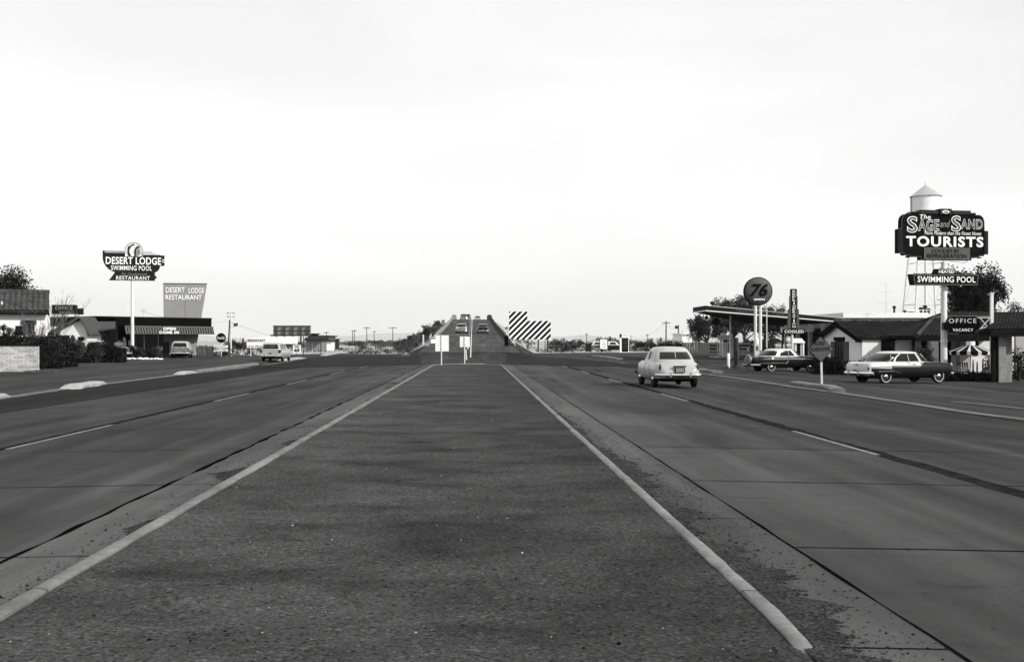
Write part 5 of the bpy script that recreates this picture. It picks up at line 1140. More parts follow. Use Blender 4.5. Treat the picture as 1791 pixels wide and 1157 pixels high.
# ---------- gas station
Gs = thing('gas_station', 'flat-roofed gas station building with a pale fascia behind the motel roofs', 'building')
Y0_ = 105.0; gx0 = px2x(1475, Y0_); gx1 = px2x(1624, Y0_); gzt = pz(546.5, Y0_); gzb = pz(555.5, Y0_)
MB().box(gx0, gx1, Y0_, 126, gzb, gzt).build('fascia', M['white'], Gs)
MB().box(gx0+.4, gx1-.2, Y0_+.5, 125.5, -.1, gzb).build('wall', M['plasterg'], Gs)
MB().box(gx0-.1, gx0+.0, Y0_+9, 126.2, gzb-1.2, gzb-.6).build('door_header', M['white'], Gs)
for i in range(4):
    y = 107.5+i*4.4; MB().box(gx0+.26, gx0+.399, y, y+3.6, 0, gzb-.9).build('bay_door', M['dark'], Gs)
for i in range(5): MB().box(gx0-.05, gx0+.25, 106.9+i*4.4, 107.2+i*4.4, -.05, gzb).build('column', M['white'], Gs)
for px, h, r_ in ((1564, .75, .16), (1583, .35, .2), (1611, .6, .22), (1618, .8, .2), (1624, .5, .2), (1594, .25, .3)):
    MB().lathe([(r_*.6, 0), (r_*.6, h*.7), (r_, h*.7), (r_, h), (.001, h+.05)], 12, 0, 'z', (px2x(px, 110), 110, gzt)).build('roof_vent', M['darkm'] if px != 1594 else M['metal'], Gs, True)
MB().tube((px2x(1583, 107), 107, gzt+.28), (px2x(1650, 107), 107, gzt+.28), .03, .03, 6).build('roof_pipe', M['white'], Gs)
Cn = thing('gas_canopy', 'long dark canopy with light edges sweeping up over the gas pumps', 'canopy')
Yc = 104.0; cx0, cx1 = px2x(1235, Yc), px2x(1475.5, Yc)
za, zb_ = pz(534, Yc), pz(556.2, Yc); th = 8.2*Yc/F
def slab(x0, x1, y0, y1, t0, t1, b0, b1, name, mat, par): return MB().add([(x0, y0, b0), (x1, y0, b1), (x1, y1, b1), (x0, y1, b0), (x0, y0, t0), (x1, y0, t1), (x1, y1, t1), (x0, y1, t0)], [(0, 3, 2, 1), (4, 5, 6, 7), (0, 1, 5, 4), (1, 2, 6, 5), (2, 3, 7, 6), (3, 0, 4, 7)]).build(name, mat, par)
ds = slab(cx0, cx1, Yc, 110.3, za, zb_, za-th, zb_-th*.75, 'fascia', M['signdark'], Cn)
slab(cx0-.03, cx1, Yc-.03, Yc, za-th-.0, zb_-th*.75, za-th-.09, zb_-th*.75-.08, 'lower_trim', M['white'], Cn)
slab(cx0-.05, cx1, Yc-.05, Yc, za+.03, zb_+.02, za-.03, zb_-.02, 'upper_trim', M['offwhite'], Cn)
slab(cx0-.05, cx0, Yc, 110.3, za-th, za-th, za-th-.09, za-th-.09, 'side_trim', M['white'], Cn)
slab(cx0+.1, cx1, Yc+.1, 110.2, za-th-.005, zb_-th*.75-.005, za-th-.06, zb_-th*.75-.06, 'soffit', M['signgrey'], Cn)
zs_ = lambda x: za-th-.07+(x-cx0)*(zb_-th*.75-za+th)/(cx1-cx0)
P_ = [(px2x(1216, 109.5), 109.5), (cx1, 109.5), (cx1, 126), (px2x(1302, 126), 126)]
MB().add([(x, y, zs_(x)) for x, y in P_]+[(x, y, zs_(x)+.3) for x, y in P_], [(0, 1, 2, 3), (4, 7, 6, 5), (0, 4, 5, 1), (1, 5, 6, 2), (2, 6, 7, 3), (3, 7, 4, 0)]).build('rear_deck', M['signdark'], Cn)
for t, a, b in (('UNION', 1288, 1319), ('76', 1330, 1342), ('DEALER', 1352, 1390)):
    zc = lambda px: za+(zb_-za)*(px-1235)/240.5
    o = text(t, px2x(a, Yc), px2x(b, Yc), zc(a)-th*.8, zc(a)-th*.22, Yc-.01, M['signgrey'], Cn, bold=.02)
    n = len(o.data.vertices); A = np.empty(n*3); o.data.vertices.foreach_get('co', A); A = A.reshape(-1, 3); A[:, 2] += (A[:, 0]-px2x(a, Yc))*(zb_-za)/(cx1-cx0); o.data.vertices.foreach_set('co', A.ravel())
for px, Y in ((1277.5, 109.5),):
    x = px2x(px, Y); MB().tube((x, Y, -.1), (x, Y, za-th-(x-cx0)*.09), .09, .09, 12).build('column', M['polewhite'], Cn, True)
for px in (1246, 1295): MB().lathe([(.1, 0), (.1, .25), (.22, .28), (.22, .5), (.001, .55)], 12, 0, 'z', (px2x(px, 108), 108, za-.06*(px-1235)*.055)).build('roof_vent', M['darkm'], Cn, True)
for px, py, rr_, Y in ((1253, 562.5, 6.3, 106), (1235.5, 555, 3.1, 108)):
    zz_ = pz(py, Y); t = tag(MB().lathe([(.001, -.12), (rr_*Y/F*.8, -.12), (rr_*Y/F, -.05), (rr_*Y/F, .05), (rr_*Y/F*.8, .12), (.001, .12)], 26, 0, 'y').tube((0, 0, 0), (0, 0, za-th-zz_-.0), .03, .03, 6).build('hanging_disc', M['signblack'], smooth=True, loc=(px2x(px, Y), Y, zz_)), ('larger' if rr_ > 5 else 'smaller')+' black disc hanging under the tip of the gas canopy', 'sign')
# pumps on their island
def pump(px, Y, lb, hh=2.05):
    x, y, z = gp(px, Y); t = thing('gas_pump', lb, 'gas pump', (x, y, z+.12), 0, 'gas pumps under the canopy')
    MB().box(-.26, .26, -.2, .2, 0, hh*.62).build('cabinet', M['offwhite'], t); MB().prism([(-.28, hh*.62), (.28, hh*.62), (.26, hh*.9), (.2, hh*.93), (-.2, hh*.93), (-.26, hh*.9)], -.22, .22).build('head', M['white'], t)
    MB().box(-.2, .2, -.235, -.22, hh*.68, hh*.86).build('dial', M['signgrey'], t); MB().lathe([(.001, -.06), (.18, -.05), (.2, 0), (.18, .05), (.001, .06)], 18, 0, 'y', (0, 0, hh*.93+.2)).build('globe', M['signwhite'], t, True)
    bar(t, [(.28, -.05, hh*.7), (.40, -.1, hh*.5), (.36, -.1, hh*.25), (.29, -.05, hh*.35)], .02, 'hose', M['rubber'])
    return t
x, y, z = gp(1271, 113); tag(MB().box(-1.1, 1.0, -1.2, 3.0, -.1, .13).build('pump_island', M['kerbw'], loc=(x, y, z)), 'low pale concrete island carrying the gas pumps', 'island')
pump(1268, 113, 'left gas pump on the island beneath the canopy'); pump(1277, 114, 'right gas pump on the island beside the white column'); pump(1263.5, 117, 'rear gas pump on the island, partly behind the left one')
# tall white twin-post frame round the pumps
x, y, z = gp(1269, 112); H = EH+(CY-585)*112/F-z
t = tag(MB().box(-.75, -.69, -.03, .03, 0, H).box(.69, .75, -.03, .03, 0, H*.97).box(-.69, .69, -.02, .02, H-.5, H-.06).build('pump_sign', M['offwhite'], loc=(x-.05, y, z)), 'white sign frame standing over the gas pumps', 'sign frame')
for px, Y, w2, yt, yb, mt, lb, r_ in ((1287.5, 83, 8.4, 589.5, 637, 'pole', 'thick dark wooden post by the forecourt edge', 1), (1274, 84, 5.2, 617, 635, 'white', 'short stout white bollard beside the thick dark post', 0)):
    x = px2x(px, Y); zb0 = gz(x, Y); r0_ = w2/2*Y/F; tag(MB().lathe([(.001, 0), (r0_*1.03, 0), (r0_, .5), (r0_*.95, pz(yt, Y)-zb0-.05), (r0_*.7, pz(yt, Y)-zb0), (.001, pz(yt, Y)-zb0)], 16).build('post' if r_ else 'bollard', M[mt], smooth=True, loc=(x, Y, zb0-.02)), lb, 'post' if r_ else 'bollard')
x = px2x(1323.5, 94); zb0 = gz(x, 94)
t = thing('air_pump', 'white rounded service pump standing between the twin sign posts', 'air pump', (x, 94, zb0))
hh = pz(591, 94)-zb0; MB().box(-.17, .17, -.15, .15, 0, hh*.8).build('cabinet', M['offwhite'], t); MB().lathe([(.17, hh*.8), (.17, hh*.92), (.1, hh), (.001, hh)], 14).build('head', M['white'], t, True); MB().box(-.1, .1, -.165, -.15, hh*.55, hh*.72).build('dial', M['signgrey'], t)
# kiosk
Kk = thing('kiosk', 'tiny pale kiosk with a pitched roof left of the glazed gas station bays', 'kiosk'); Yk = 92.0
ka, kb = px2x(1391, Yk), px2x(1404.5, Yk)
MB().box(ka, kb, Yk, Yk+1.6, -.3, pz(598.5, Yk)).build('wall', M['plaster'], Kk); MB().box(ka+.12, kb-.2, Yk-.02, Yk, -.3, pz(600.5, Yk)).build('door', M['dark'], Kk)
MB().prismx([(Yk-.15, pz(599.2, Yk)), (Yk+1.75, pz(599.2, Yk)), (Yk+.9, pz(591.5, Yk))], ka-.15, kb+.15).build('roof', M['white'], Kk)
MB().box(px2x(1404, Yk), px2x(1406, Yk), Yk-.1, Yk, -.3, pz(599, Yk)).build('post', M['white'], Kk)
# ---------- water tower
Yw = 150.0; x = px2x(1619, Yw); Wt = thing('water_tower', 'white round water tank with a conical roof on tall steel legs', 'water tower', (x, Yw, 0))
rw = 24.3*Yw/F; zt_ = pz(344, Yw); zb0 = pz(392, Yw)
MB().lathe([(.001, zb0), (rw, zb0), (rw, zb0+(zt_-zb0)*.5), (rw*1.01, zt_), (rw*.9, zt_)], 40).build('tank', M['white'], Wt, True)
m = MB(); [m.lathe([(rw+.01, zb0+(zt_-zb0)*q-.03), (rw+.04, zb0+(zt_-zb0)*q), (rw+.01, zb0+(zt_-zb0)*q+.03)], 40) for q in (.25, .5, .75)]; m.build('tank_bands', M['white'], Wt, True)
MB().lathe([(rw*1.10, zt_-.04), (rw*1.12, zt_), (.06, pz(323.5, Yw)), (.04, pz(319.5, Yw)), (.001, pz(319.5, Yw))], 40).build('conical_roof', M['metal'], Wt, True)
legs = [(-1, -1), (1, -1), (-1, 1), (1, 1)]
for sx, sy in legs: MB().tube((sx*rw*.72, sy*rw*.72, zb0), (sx*rw*1.42, sy*rw*1.42, -.2), .12, .12, 8).build('leg', M['polewhite'], Wt, True)
for q in (.3, .62):
    m = MB(); P = [((sx)*(rw*(.72+.7*q)), sy*(rw*(.72+.7*q)), zb0*(1-q)) for sx, sy in ((-1, -1), (1, -1), (1, 1), (-1, 1))]
    for a, b in zip(P, P[1:]+P[:1]): m.tube(a, b, .05, .05, 6)
    m.build('strut', M['polewhite'], Wt, True)
m = MB(); qs = (0, .3, .62, 1)
for q0, q1 in zip(qs, qs[1:]):
    for (ax, ay), (bx_, by) in (((-1, -1), (1, -1)), ((1, -1), (1, 1)), ((1, 1), (-1, 1)), ((-1, 1), (-1, -1))):
        f0, f1 = rw*(.72+.7*q0), rw*(.72+.7*q1); m.tube((ax*f0, ay*f0, zb0*(1-q0)), (bx_*f1, by*f1, zb0*(1-q1)), .018, .018, 5); m.tube((bx_*f0, by*f0, zb0*(1-q0)), (ax*f1, ay*f1, zb0*(1-q1)), .018, .018, 5)
m.build('tie_rods', M['polewhite'], Wt, True)
MB().tube((0, 0, zb0), (0, 0, 0), .16, .16, 10).build('riser_pipe', M['polewhite'], Wt, True)
m = MB(); m.tube((-rw-.1, -.15, zt_), (-rw-.1, -.15, zb0-4), .03).tube((-rw-.1, .15, zt_), (-rw-.1, .15, zb0-4), .03); m.build('ladder', M['darkm'], Wt)
# ---------- left: brick wall and tiled court
Yw2 = 59.3; x1_ = px2x(66, Yw2); zt_ = pz(604.5, Yw2)
Bw = thing('brick_wall', 'long low whitewashed brick wall with a dark coping at the left edge', 'wall'); z0_ = gz(x1_, Yw2)-.05
MB().box(x1_-6, x1_, Yw2, Yw2+.22, z0_, zt_).build('brickwork', M['brick'], Bw); MB().box(x1_-6, x1_+.04, Yw2-.04, Yw2+.26, zt_, zt_+.07).build('coping', M['dark'], Bw)
MB().prism([(x1_+.02, z0_), (x1_+.20, z0_), (x1_+.28, zt_-.55), (x1_+.2, zt_-.55)], Yw2+.3, Yw2+.36).build('end_prop', M['dark'], Bw)
strip('footing', [(x1_-6, Yw2-.08), (x1_-3.2, Yw2-.08)], .22, M['kerbw'], .03, .6)
Yc_ = 75.0; TH = R(20.3); Xc = px2x(82.5, Yc_); cT, sT = math.cos(TH), math.sin(TH)
Hc = thing('tiled_cottage', 'white cottage with a sunlit barrel-tiled roof at the left edge', 'building', (Xc, Yc_, 0), TH)
def lx(px): k = (px-CX)/F; return (k*Yc_-Xc)/(cT-k*sT)      # distance along the front wall under a photo column
def lz(px, py): return EH+(CY-py)*(Yc_+lx(px)*sT)/F
xl_ = -8; ez_ = pz(544.5, Yc_-.5); rz_ = pz(511, Yc_+3)
MB().box(xl_, 0, 0, 6.4, 0, ez_+.12).build('wall', M['plaster'], Hc)
MB().prismx([(0, ez_), (6.4, ez_), (3.2, rz_-.12)], -.2, 0).build('gable', M['plaster'], Hc)
tile_roof('roof', (xl_, -.5, ez_), (.12, -.5, ez_), (xl_, 3.2, rz_), (.12, 3.2, rz_), M['tilelight'], Hc, pitch=.34, amp=.1)
tile_roof('rear_roof', (xl_, 6.9, ez_), (.12, 6.9, ez_), (xl_, 3.2, rz_), (.12, 3.2, rz_), M['tilelight'], Hc, pitch=.34, amp=.1)
ridge_caps((xl_, 3.2, rz_+.05), (.12, 3.2, rz_+.05), M['tilelight'], Hc)
m = MB(); m.box(xl_, .12, -.48, -.38, ez_-.2, ez_-.05); i = xl_+.3
while i < 0: m.box(i, i+.1, -.38, 0, ez_-.18, ez_-.04); i += .62
m.build('rafter_tails', M['dark'], Hc); MB().box(lx(1), lx(4.5), .5, .7, ez_+.45, ez_+.66).build('vent_cap', M['offwhite'], Hc)
window(Hc, lx(43), lx(58), lz(50, 584), lz(50, 568), 0, .2, 1); window(Hc, lx(29), lx(39), lz(34, 584), lz(34, 571), 0, .0, 1)
# low shingled houses behind the hedge
def cottage(lb, Y, pxl, pxr, pxa, ye, ya_, depth, wallm='plaster'):
    t = thing('shingled_cottage', lb, 'building'); a, b, c = px2x(pxl, Y), px2x(pxr, Y), px2x(pxa, Y); e = pz(ye, Y); r_ = pz(ya_, Y)
    MB().prism([(a+.35, 0), (b-.35, 0), (b-.35, e+.02), (c, r_-.3), (a+.35, e+.02)], Y, Y+depth).build('wall', M[wallm], t)
    for q, (p0, n_) in enumerate(((a, 'roof'), (b, 'roof_side'))):
        d_ = Vector((c-p0, 0, r_-e)).normalized(); 
        MB().add([(p0, Y-.5, e-.1), (c, Y-.5, r_), (c, Y+depth, r_), (p0, Y+depth, e-.1), (p0, Y-.5, e-.24), (c, Y-.5, r_-.16), (c, Y+depth, r_-.16), (p0, Y+depth, e-.24)], [(0, 1, 2, 3), (4, 7, 6, 5), (0, 4, 5, 1), (1, 5, 6, 2), (2, 6, 7, 3), (3, 7, 4, 0)]).build(n_, M['shingle'], t)
    return t
t = cottage('low shingled house with a white gable behind the hedge', 95, 84, 160, 142, 581, 553, 3.5)
MB().box(px2x(103, 95), px2x(122, 95), 94.9, 95, .2, pz(586, 95)).build('door', M['dark'], t); window(t, px2x(138, 95), px2x(146, 95), .9, pz(590, 95), 95, 0, 0)
Sh = thing('shingle_lean_to', 'low shingled lean-to roof between the hedge and the restaurant', 'building'); Yl = 97.0
MB().add([(px2x(150, Yl), Yl, pz(580, Yl)), (px2x(202, Yl), Yl, pz(572.5, Yl)), (px2x(202, Yl+6), Yl+6, pz(562, Yl+6)), (px2x(160, Yl+6), Yl+6, pz(562, Yl+6)), (px2x(150, Yl), Yl, pz(583, Yl)), (px2x(202, Yl), Yl, pz(575, Yl)), (px2x(202, Yl+6), Yl+6, pz(565, Yl+6)), (px2x(160, Yl+6), Yl+6, pz(565, Yl+6))], [(0, 1, 2, 3), (4, 7, 6, 5), (0, 4, 5, 1), (1, 5, 6, 2), (2, 6, 7, 3), (3, 7, 4, 0)]).build('roof', M['shingle'], Sh)
MB().box(px2x(155, Yl+6), px2x(205, Yl+6), Yl+6, Yl+6.2, 0, pz(565, Yl+6)).build('wall', M['dark'], Sh)
for px in (160, 178, 201): MB().box(px2x(px, Yl)-.08, px2x(px, Yl)+.08, Yl+.2, Yl+.36, 0, pz(574, Yl)-(.12 if px > 190 else .3)).build('post', M['dark'], Sh)
# restaurant (front turned so that its right end is farther away)
A = Vector((px2x(169, 108), 108, 0)); B = Vector((px2x(370, 117.5), 117.5, 0)); d = B-A; ln = d.length; ang = math.atan2(d.y, d.x)
Rs = thing('restaurant', 'flat-roofed restaurant with a dark fascia and a striped awning', 'restaurant', (A.x, A.y, .05), ang)
sx_ = lambda px: next(t*ln for t in np.linspace(0, 1, 801) if CX+F*(A.x+d.x*t)/(A.y+d.y*t) >= px-1e-6)
ht = 3.92; MB().box(0, ln, .0, 9, ht-.80, ht).build('fascia', M['black'], Rs); MB().box(-.05, ln+.05, -.05, 9.05, ht, ht+.09).build('roof_edge', M['darkm'], Rs)
MB().box(sx_(210), sx_(352), 2.6, 8.5, 0, ht-.80).build('wall', M['dark'], Rs)
MB().box(sx_(200), sx_(206), .2, .6, 0, ht-.80).build('brick_pier', M['signgrey'], Rs); MB().box(sx_(213), sx_(217), 1.2, 2.6, 0, ht-.80).build('side_panel', M['wood'], Rs)
aw0, aw1 = sx_(217), ln+.12
at_, ab = ht-.80, ht-.80-.80
MB().add([(aw0, -.05, at_), (aw1, -.05, at_), (aw1, -.35, ab), (aw0, -.35, ab), (aw0, -.0, at_), (aw1, -.0, at_), (aw1, -.30, ab), (aw0, -.30, ab)], [(0, 3, 2, 1), (4, 5, 6, 7), (0, 1, 5, 4), (3, 7, 6, 2), (0, 4, 7, 3), (1, 2, 6, 5)]).build('awning', M['signdark'], Rs)
m = MB(); ns = 34; stp = (aw1-aw0)/ns
for i in range(ns):
    xa_ = aw0+i*stp; xb2 = xa_+stp*.5; m.add([(xa_, -.09, at_-.02), (xb2, -.09, at_-.02), (xb2, -.38, ab), (xa_, -.38, ab), (xa_, -.06, at_-.02), (xb2, -.06, at_-.02), (xb2, -.35, ab), (xa_, -.35, ab)], [(0, 3, 2, 1), (0, 1, 5, 4), (3, 7, 6, 2), (0, 4, 7, 3), (1, 2, 6, 5)])
m.box(aw0, aw1, -.16, -.02, at_-.14, at_); m.build('awning_stripes', M['stripegrey'], Rs)
text('OPEN', sx_(281), sx_(302.5), at_-.40, at_-.13, -.40, M['signwhite'], Rs, bold=.03, depth=.04, sp=1.15); text('COME IN', sx_(274), sx_(308), at_-.76, at_-.49, -.40, M['signwhite'], Rs, bold=.03, depth=.04, sp=1.15)
for a, b in ((243, 247.5), (253.5, 259), (275, 276), (300, 301)): MB().box(sx_(a), sx_(b), 2.4, 2.6, 0, ht-.80).build('mullion', M['offwhite'] if b-a < 2 else M['dark'], Rs)
for a, b, mt in ((220, 235, 'offwhite'), (239, 253, 'offwhite'), (253, 274, 'winglass'), (276, 299, 'winglass'), (303, 338, 'winglass')): MB().box(sx_(a), sx_(b), 2.52, 2.598, .2 if mt == 'winglass' else .5, ht-1.0 if mt == 'winglass' else 1.7).build('window' if mt == 'winglass' else 'menu_panel', M[mt], Rs)
MB().box(sx_(310), sx_(330), 2.35, 2.5, 1.6, 2.4).build('wall_sign', M['signmid'], Rs)
# leaning slab sign that pierces the roof
SS = Sign('slab_sign', 'tall grey slab reading DESERT LODGE RESTAURANT rising through the restaurant roof', 'sign', 325, 117.0, R(10)); sy = 3.2
b = S_b = SS.board('slab', [(285.5, 495), (362, 495.5), (341, 620), (287, 620)], 0, .35, M['slabgrey'])
MB().box(SS.x(323.2), SS.x(323.8), -.01, 0, 0, SS.z(515)).box(SS.x(285.5), SS.x(362), -.02, .0, SS.z(496.6), SS.z(495)).build('seam', M['signgrey'], b)
SS.text('DESERT', 290, 323, 502.5, 512, 0, M['signwhite'], b, bold=.01, depth=.06); SS.text('LODGE', 330, 357, 503.2, 512.7, 0, M['signwhite'], b, bold=.01, depth=.06); SS.text('RESTAURANT', 289.5, 353, 515.5, 524.3, 0, M['signwhite'], b, bold=.01, depth=.06)
# wooden fence right of the slab
x0_, x1_ = px2x(343, 121), px2x(373, 121)
Fc = thing('wooden_fence', 'high fence of weathered upright stakes right of the restaurant', 'fence', (x0_, 121, .02)); r_ = random.Random(2); m = MB(); i = 0
while i < x1_-x0_: h = 1.18+r_.uniform(-.1, .08); m.box(i, i+.1, r_.uniform(-.03, .03), .06, 0, h); i += .125
m.build('stakes', M['wood'], Fc); MB().box(0, x1_-x0_, .06, .12, .3, .38).box(0, x1_-x0_, .06, .12, .9, .98).build('rails', M['wood'], Fc)
MB().lathe([(.14, 0), (.12, .9), (.18, .95), (.18, 1.25), (.001, 1.4)], 12, 0, 'z', (0, 0, 0))
x, y, z = gp(207, 96); t = thing('mailbox', 'grey box on a post in front of the restaurant cactus', 'mailbox', (x, y, z)); MB().box(-.04, .04, -.04, .04, 0, 1.25).build('post', M['dark'], t); MB().box(-.32, .32, -.12, .12, 1.22, 1.46).build('box', M['signmid'], t)
x, y, z = gp(279, 104.5); t = thing('roadside_box', 'grey box on a short stand right of the planting bed', 'box', (x, y, z)); MB().box(-.24, .24, -.15, .15, .75, 1.1).build('box', M['signgrey'], t); MB().box(-.14, .14, -.1, .1, 0, .75).build('stand', M['wood'], t)
# left background: dark shed, white shed, far pale building
def shed(name, lb, px0, px1, yt, Y, depth, mat, roofm=None, zb=0, doors=()):
    t = thing(name, lb, 'building'); a, b = px2x(px0, Y), px2x(px1, Y); z0 = gz(a, Y)-.2
    MB().box(a, b, Y, Y+depth, z0, pz(yt, Y)-.1).build('wall', M[mat], t); MB().box(a-.3, b+.3, Y-.4, Y+depth+.3, pz(yt, Y)-.1, pz(yt, Y)+.08).build('roof', M[roofm or mat], t)
    for q0, q1 in doors: MB().box(px2x(q0, Y), px2x(q1, Y), Y-.04, Y, z0, pz(yt, Y)-.5).build('door', M['offwhite'], t)
    return t
t = shed('dark_shed', 'dark flat-roofed shed with a broad eave right of the billboard', 545, 572, 587.0, 196, 12, 'signgrey', 'signdark'); 
t = shed('pale_shed', 'pale corrugated shed with upright seams below the dark shed', 535, 561, 594.5, 178, 6, 'signmid', 'signdark', doors=((546, 547),))
m = MB(); i = px2x(535.5, 178)
while i < px2x(561, 178): m.box(i, i+.05, 177.95, 178, 0, pz(595.5, 178)); i += .25
m.build('seams', M['plasterg'], t)
MB().prismx([(176.5, pz(594.5, 178)), (184, pz(594.5, 178)), (184, pz(588, 178)), (178, pz(590, 178))], px2x(534, 178), px2x(566, 178)).build('lean_roof', M['signdark'], t)
t = shed('dark_hut', 'small dark hut with a sloped roof just behind the billboard top right', 541, 552, 583.5, 205, 4, 'signdark')
shed('white_shed', 'small white shed on the desert horizon beside the dark shed', 571, 580, 595.5, 190, 4, 'white', 'dark')
shed('far_shed', 'dark low shed with a white front on the far horizon', 572, 588, 592.8, 230, 5, 'signdark')
t = shed('far_white_building', 'blocky white building behind the scrub left of the station trees', 1193, 1216, 583, 210, 10, 'white'); MB().box(px2x(1196, 210), px2x(1199.5, 210), 211, 212, pz(583, 210), pz(578, 210)).build('chimney', M['offwhite'], t)
Yb2 = 150.0; t = thing('corral_fence', 'long weathered board fence below the station trees', 'fence', (px2x(1193, Yb2), Yb2, .05)); L_ = px2x(1312, Yb2)-px2x(1193, Yb2); hf = pz(597.5, Yb2)-.05
m = MB(); i = 0; r_ = random.Random(5)
while i < L_: m.box(i, i+.30, -.02, .02, 0, hf-r_.uniform(0, .12)) if i < 3.6 else None; i += .33
m.build('boards', M['wood'], t); m = MB(); [m.box(3.6, L_, -.03, .03, z, z+.16) for z in (.3, .75, 1.2)]; m.build('rails', M['wood'], t)
m = MB(); i = 0
while i <= L_: m.box(i, i+.14, .02, .16, 0, hf); i += 2.2
m.build('posts', M['pole'], t)
shed('grey_sheds', 'grey sloping sheds between the station trees', 1237, 1262, 600, 156, 5, 'signgrey', 'signgrey')
x = px2x(1190, 140); strip('kerb', [(px2x(1190, 142), 142), (px2x(1312, 142), 142)], .5, M['kerb'], .05, .2)
# ============================================================ vegetation
def leaf_mesh(name, centers, radii, n, size, mat, parent, seed=0, flat=1.0, gaps=0, loc=None, aspect=.45, droop=0):
    """thousands of small leaf faces spread through clumps"""
    r = np.random.default_rng(seed); C = np.array(centers, float); Rr = np.array(radii, float)
    if Rr.ndim == 1: Rr = np.stack([Rr, Rr, Rr*flat], 1)
    w_ = Rr.prod(1)**.75; w_ /= w_.sum(); k = r.choice(len(C), n, p=w_)
    u = r.normal(size=(n, 3)); u /= np.linalg.norm(u, axis=1)[:, None]; rad = r.random(n)**.45
    p = C[k]+u*rad[:, None]*Rr[k]*(1+.13*r.normal(size=(n, 1)))
    if gaps:
        keep = np.array([noise.noise(Vector(q)*gaps) for q in p]) > -.12; p = p[keep]; n = len(p)
    a = r.normal(size=(n, 3)); a[:, 2] = a[:, 2]*.7-droop; a /= np.linalg.norm(a, axis=1)[:, None]
    b = np.cross(a, r.normal(size=(n, 3))); b /= np.linalg.norm(b, axis=1)[:, None]
    s = size*(.5+r.random((n, 1))); v = np.stack([p-a*s, p+b*s*aspect, p+a*s, p-b*s*aspect], 1).reshape(-1, 3)
    me = bpy.data.meshes.new(name); me.vertices.add(4*n); me.vertices.foreach_set('co', v.ravel())
    me.loops.add(4*n); me.loops.foreach_set('vertex_index', np.arange(4*n)); me.polygons.add(n); me.polygons.foreach_set('loop_start', np.arange(0, 4*n, 4)); me.polygons.foreach_set('loop_total', np.full(n, 4))
    me.update(calc_edges=True); me.materials.append(mat)
    o = bpy.data.objects.new(name, me); COL.objects.link(o)
    if parent: o.parent = parent
    if loc: o.location = loc
    return o
def limbs(h, spread, n, seed, r0=.16, mb=None, lean=0, base=.3):
    rr = random.Random(seed); mb = mb or MB(); tips = []
    P = [Vector((0, 0, -.1))]; k = 6
    for i in range(1, k+1): P.append(Vector((lean*i/k+rr.uniform(-.12, .12), rr.uniform(-.12, .12), h*.75*i/k)))
    mb.path(P, [r0*(1-.12*i) for i in range(k+1)], 8); tips.append(P[-1])
    for i in range(n):
        q = rr.uniform(base, .95); j = min(k-1, int(q*k)); s = P[j].lerp(P[j+1], q*k-j); a = rr.uniform(0, 6.28); L = spread*rr.uniform(.6, 1.1)
        m1 = s+Vector((math.cos(a)*L*.5, math.sin(a)*L*.5, h*.12)); e = s+Vector((math.cos(a)*L, math.sin(a)*L, h*rr.uniform(.15, .36)))
        rb = r0*.45*(1-.5*q); mb.path([s, m1, e], [rb, rb*.7, rb*.35], 6); tips.append(e); tips.append(m1.lerp(e, .5))
    return mb, tips
def tree(lb, px, Y, ytop, spread, nl, size, mat, seed, flat=.8, group=None, zb=None, name='tree', cr=(.7, 1.3), gaps=.9, limbn=11, base=.35):
    x, y, z = gp(px, Y); H = pz(ytop, Y)-z; t = thing(name, lb, 'tree', (x, y, z), 0, group)
    mb, tips = limbs(H*.9, spread, limbn, seed, r0=.035*H); mb.build('trunk', M['bark'], t, True)
    rr = random.Random(seed+1); C = []; Rd = []
    for p in tips:
        for _ in range(2): C.append((p.x+rr.uniform(-.5, .5), p.y+rr.uniform(-.5, .5), min(H*.93, p.z+rr.uniform(-.3, .4)))); Rd.append(rr.uniform(*cr)*H*.1)
    leaf_mesh('crown', C, Rd, nl, size, M[mat], t, seed, flat, gaps)
    return t
def clump(name, lb, cat, px, Y, wpx, ytop, n, size, mat, seed, depth=1.5, group=None, gaps=1.2, lumps=10, x=None, stem=True, kind=None, base=None):
    x0, y, z = gp(px, Y)
    if x is not None: x0 = x; z = gz(x, Y)
    if base is not None: z = base
    hw = wpx/2*Y/F; H = max(.25, pz(ytop, Y)-z); t = thing(name, lb, cat, (x0, y, z), 0, group); rr = random.Random(seed); C = []; Rd = []
    for i in range(lumps):
        r_ = H*rr.uniform(.22, .36); C.append((rr.uniform(-hw+r_*.5, hw-r_*.5), rr.uniform(-depth/2, depth/2), rr.uniform(H*.15, H-r_*.8))); Rd.append(r_)
    leaf_mesh('foliage', C, Rd, n, size, M[mat], t, seed, .85, gaps)
    if stem:
        m = MB()
        for c in C: m.path([(c[0]*.25, c[1]*.25, -.05), (c[0]*.7, c[1]*.7, c[2]*.6), c], [.03*H+.01, .02*H, .006], 5)
        m.build('stems', M['bark'], t, True)
    return t
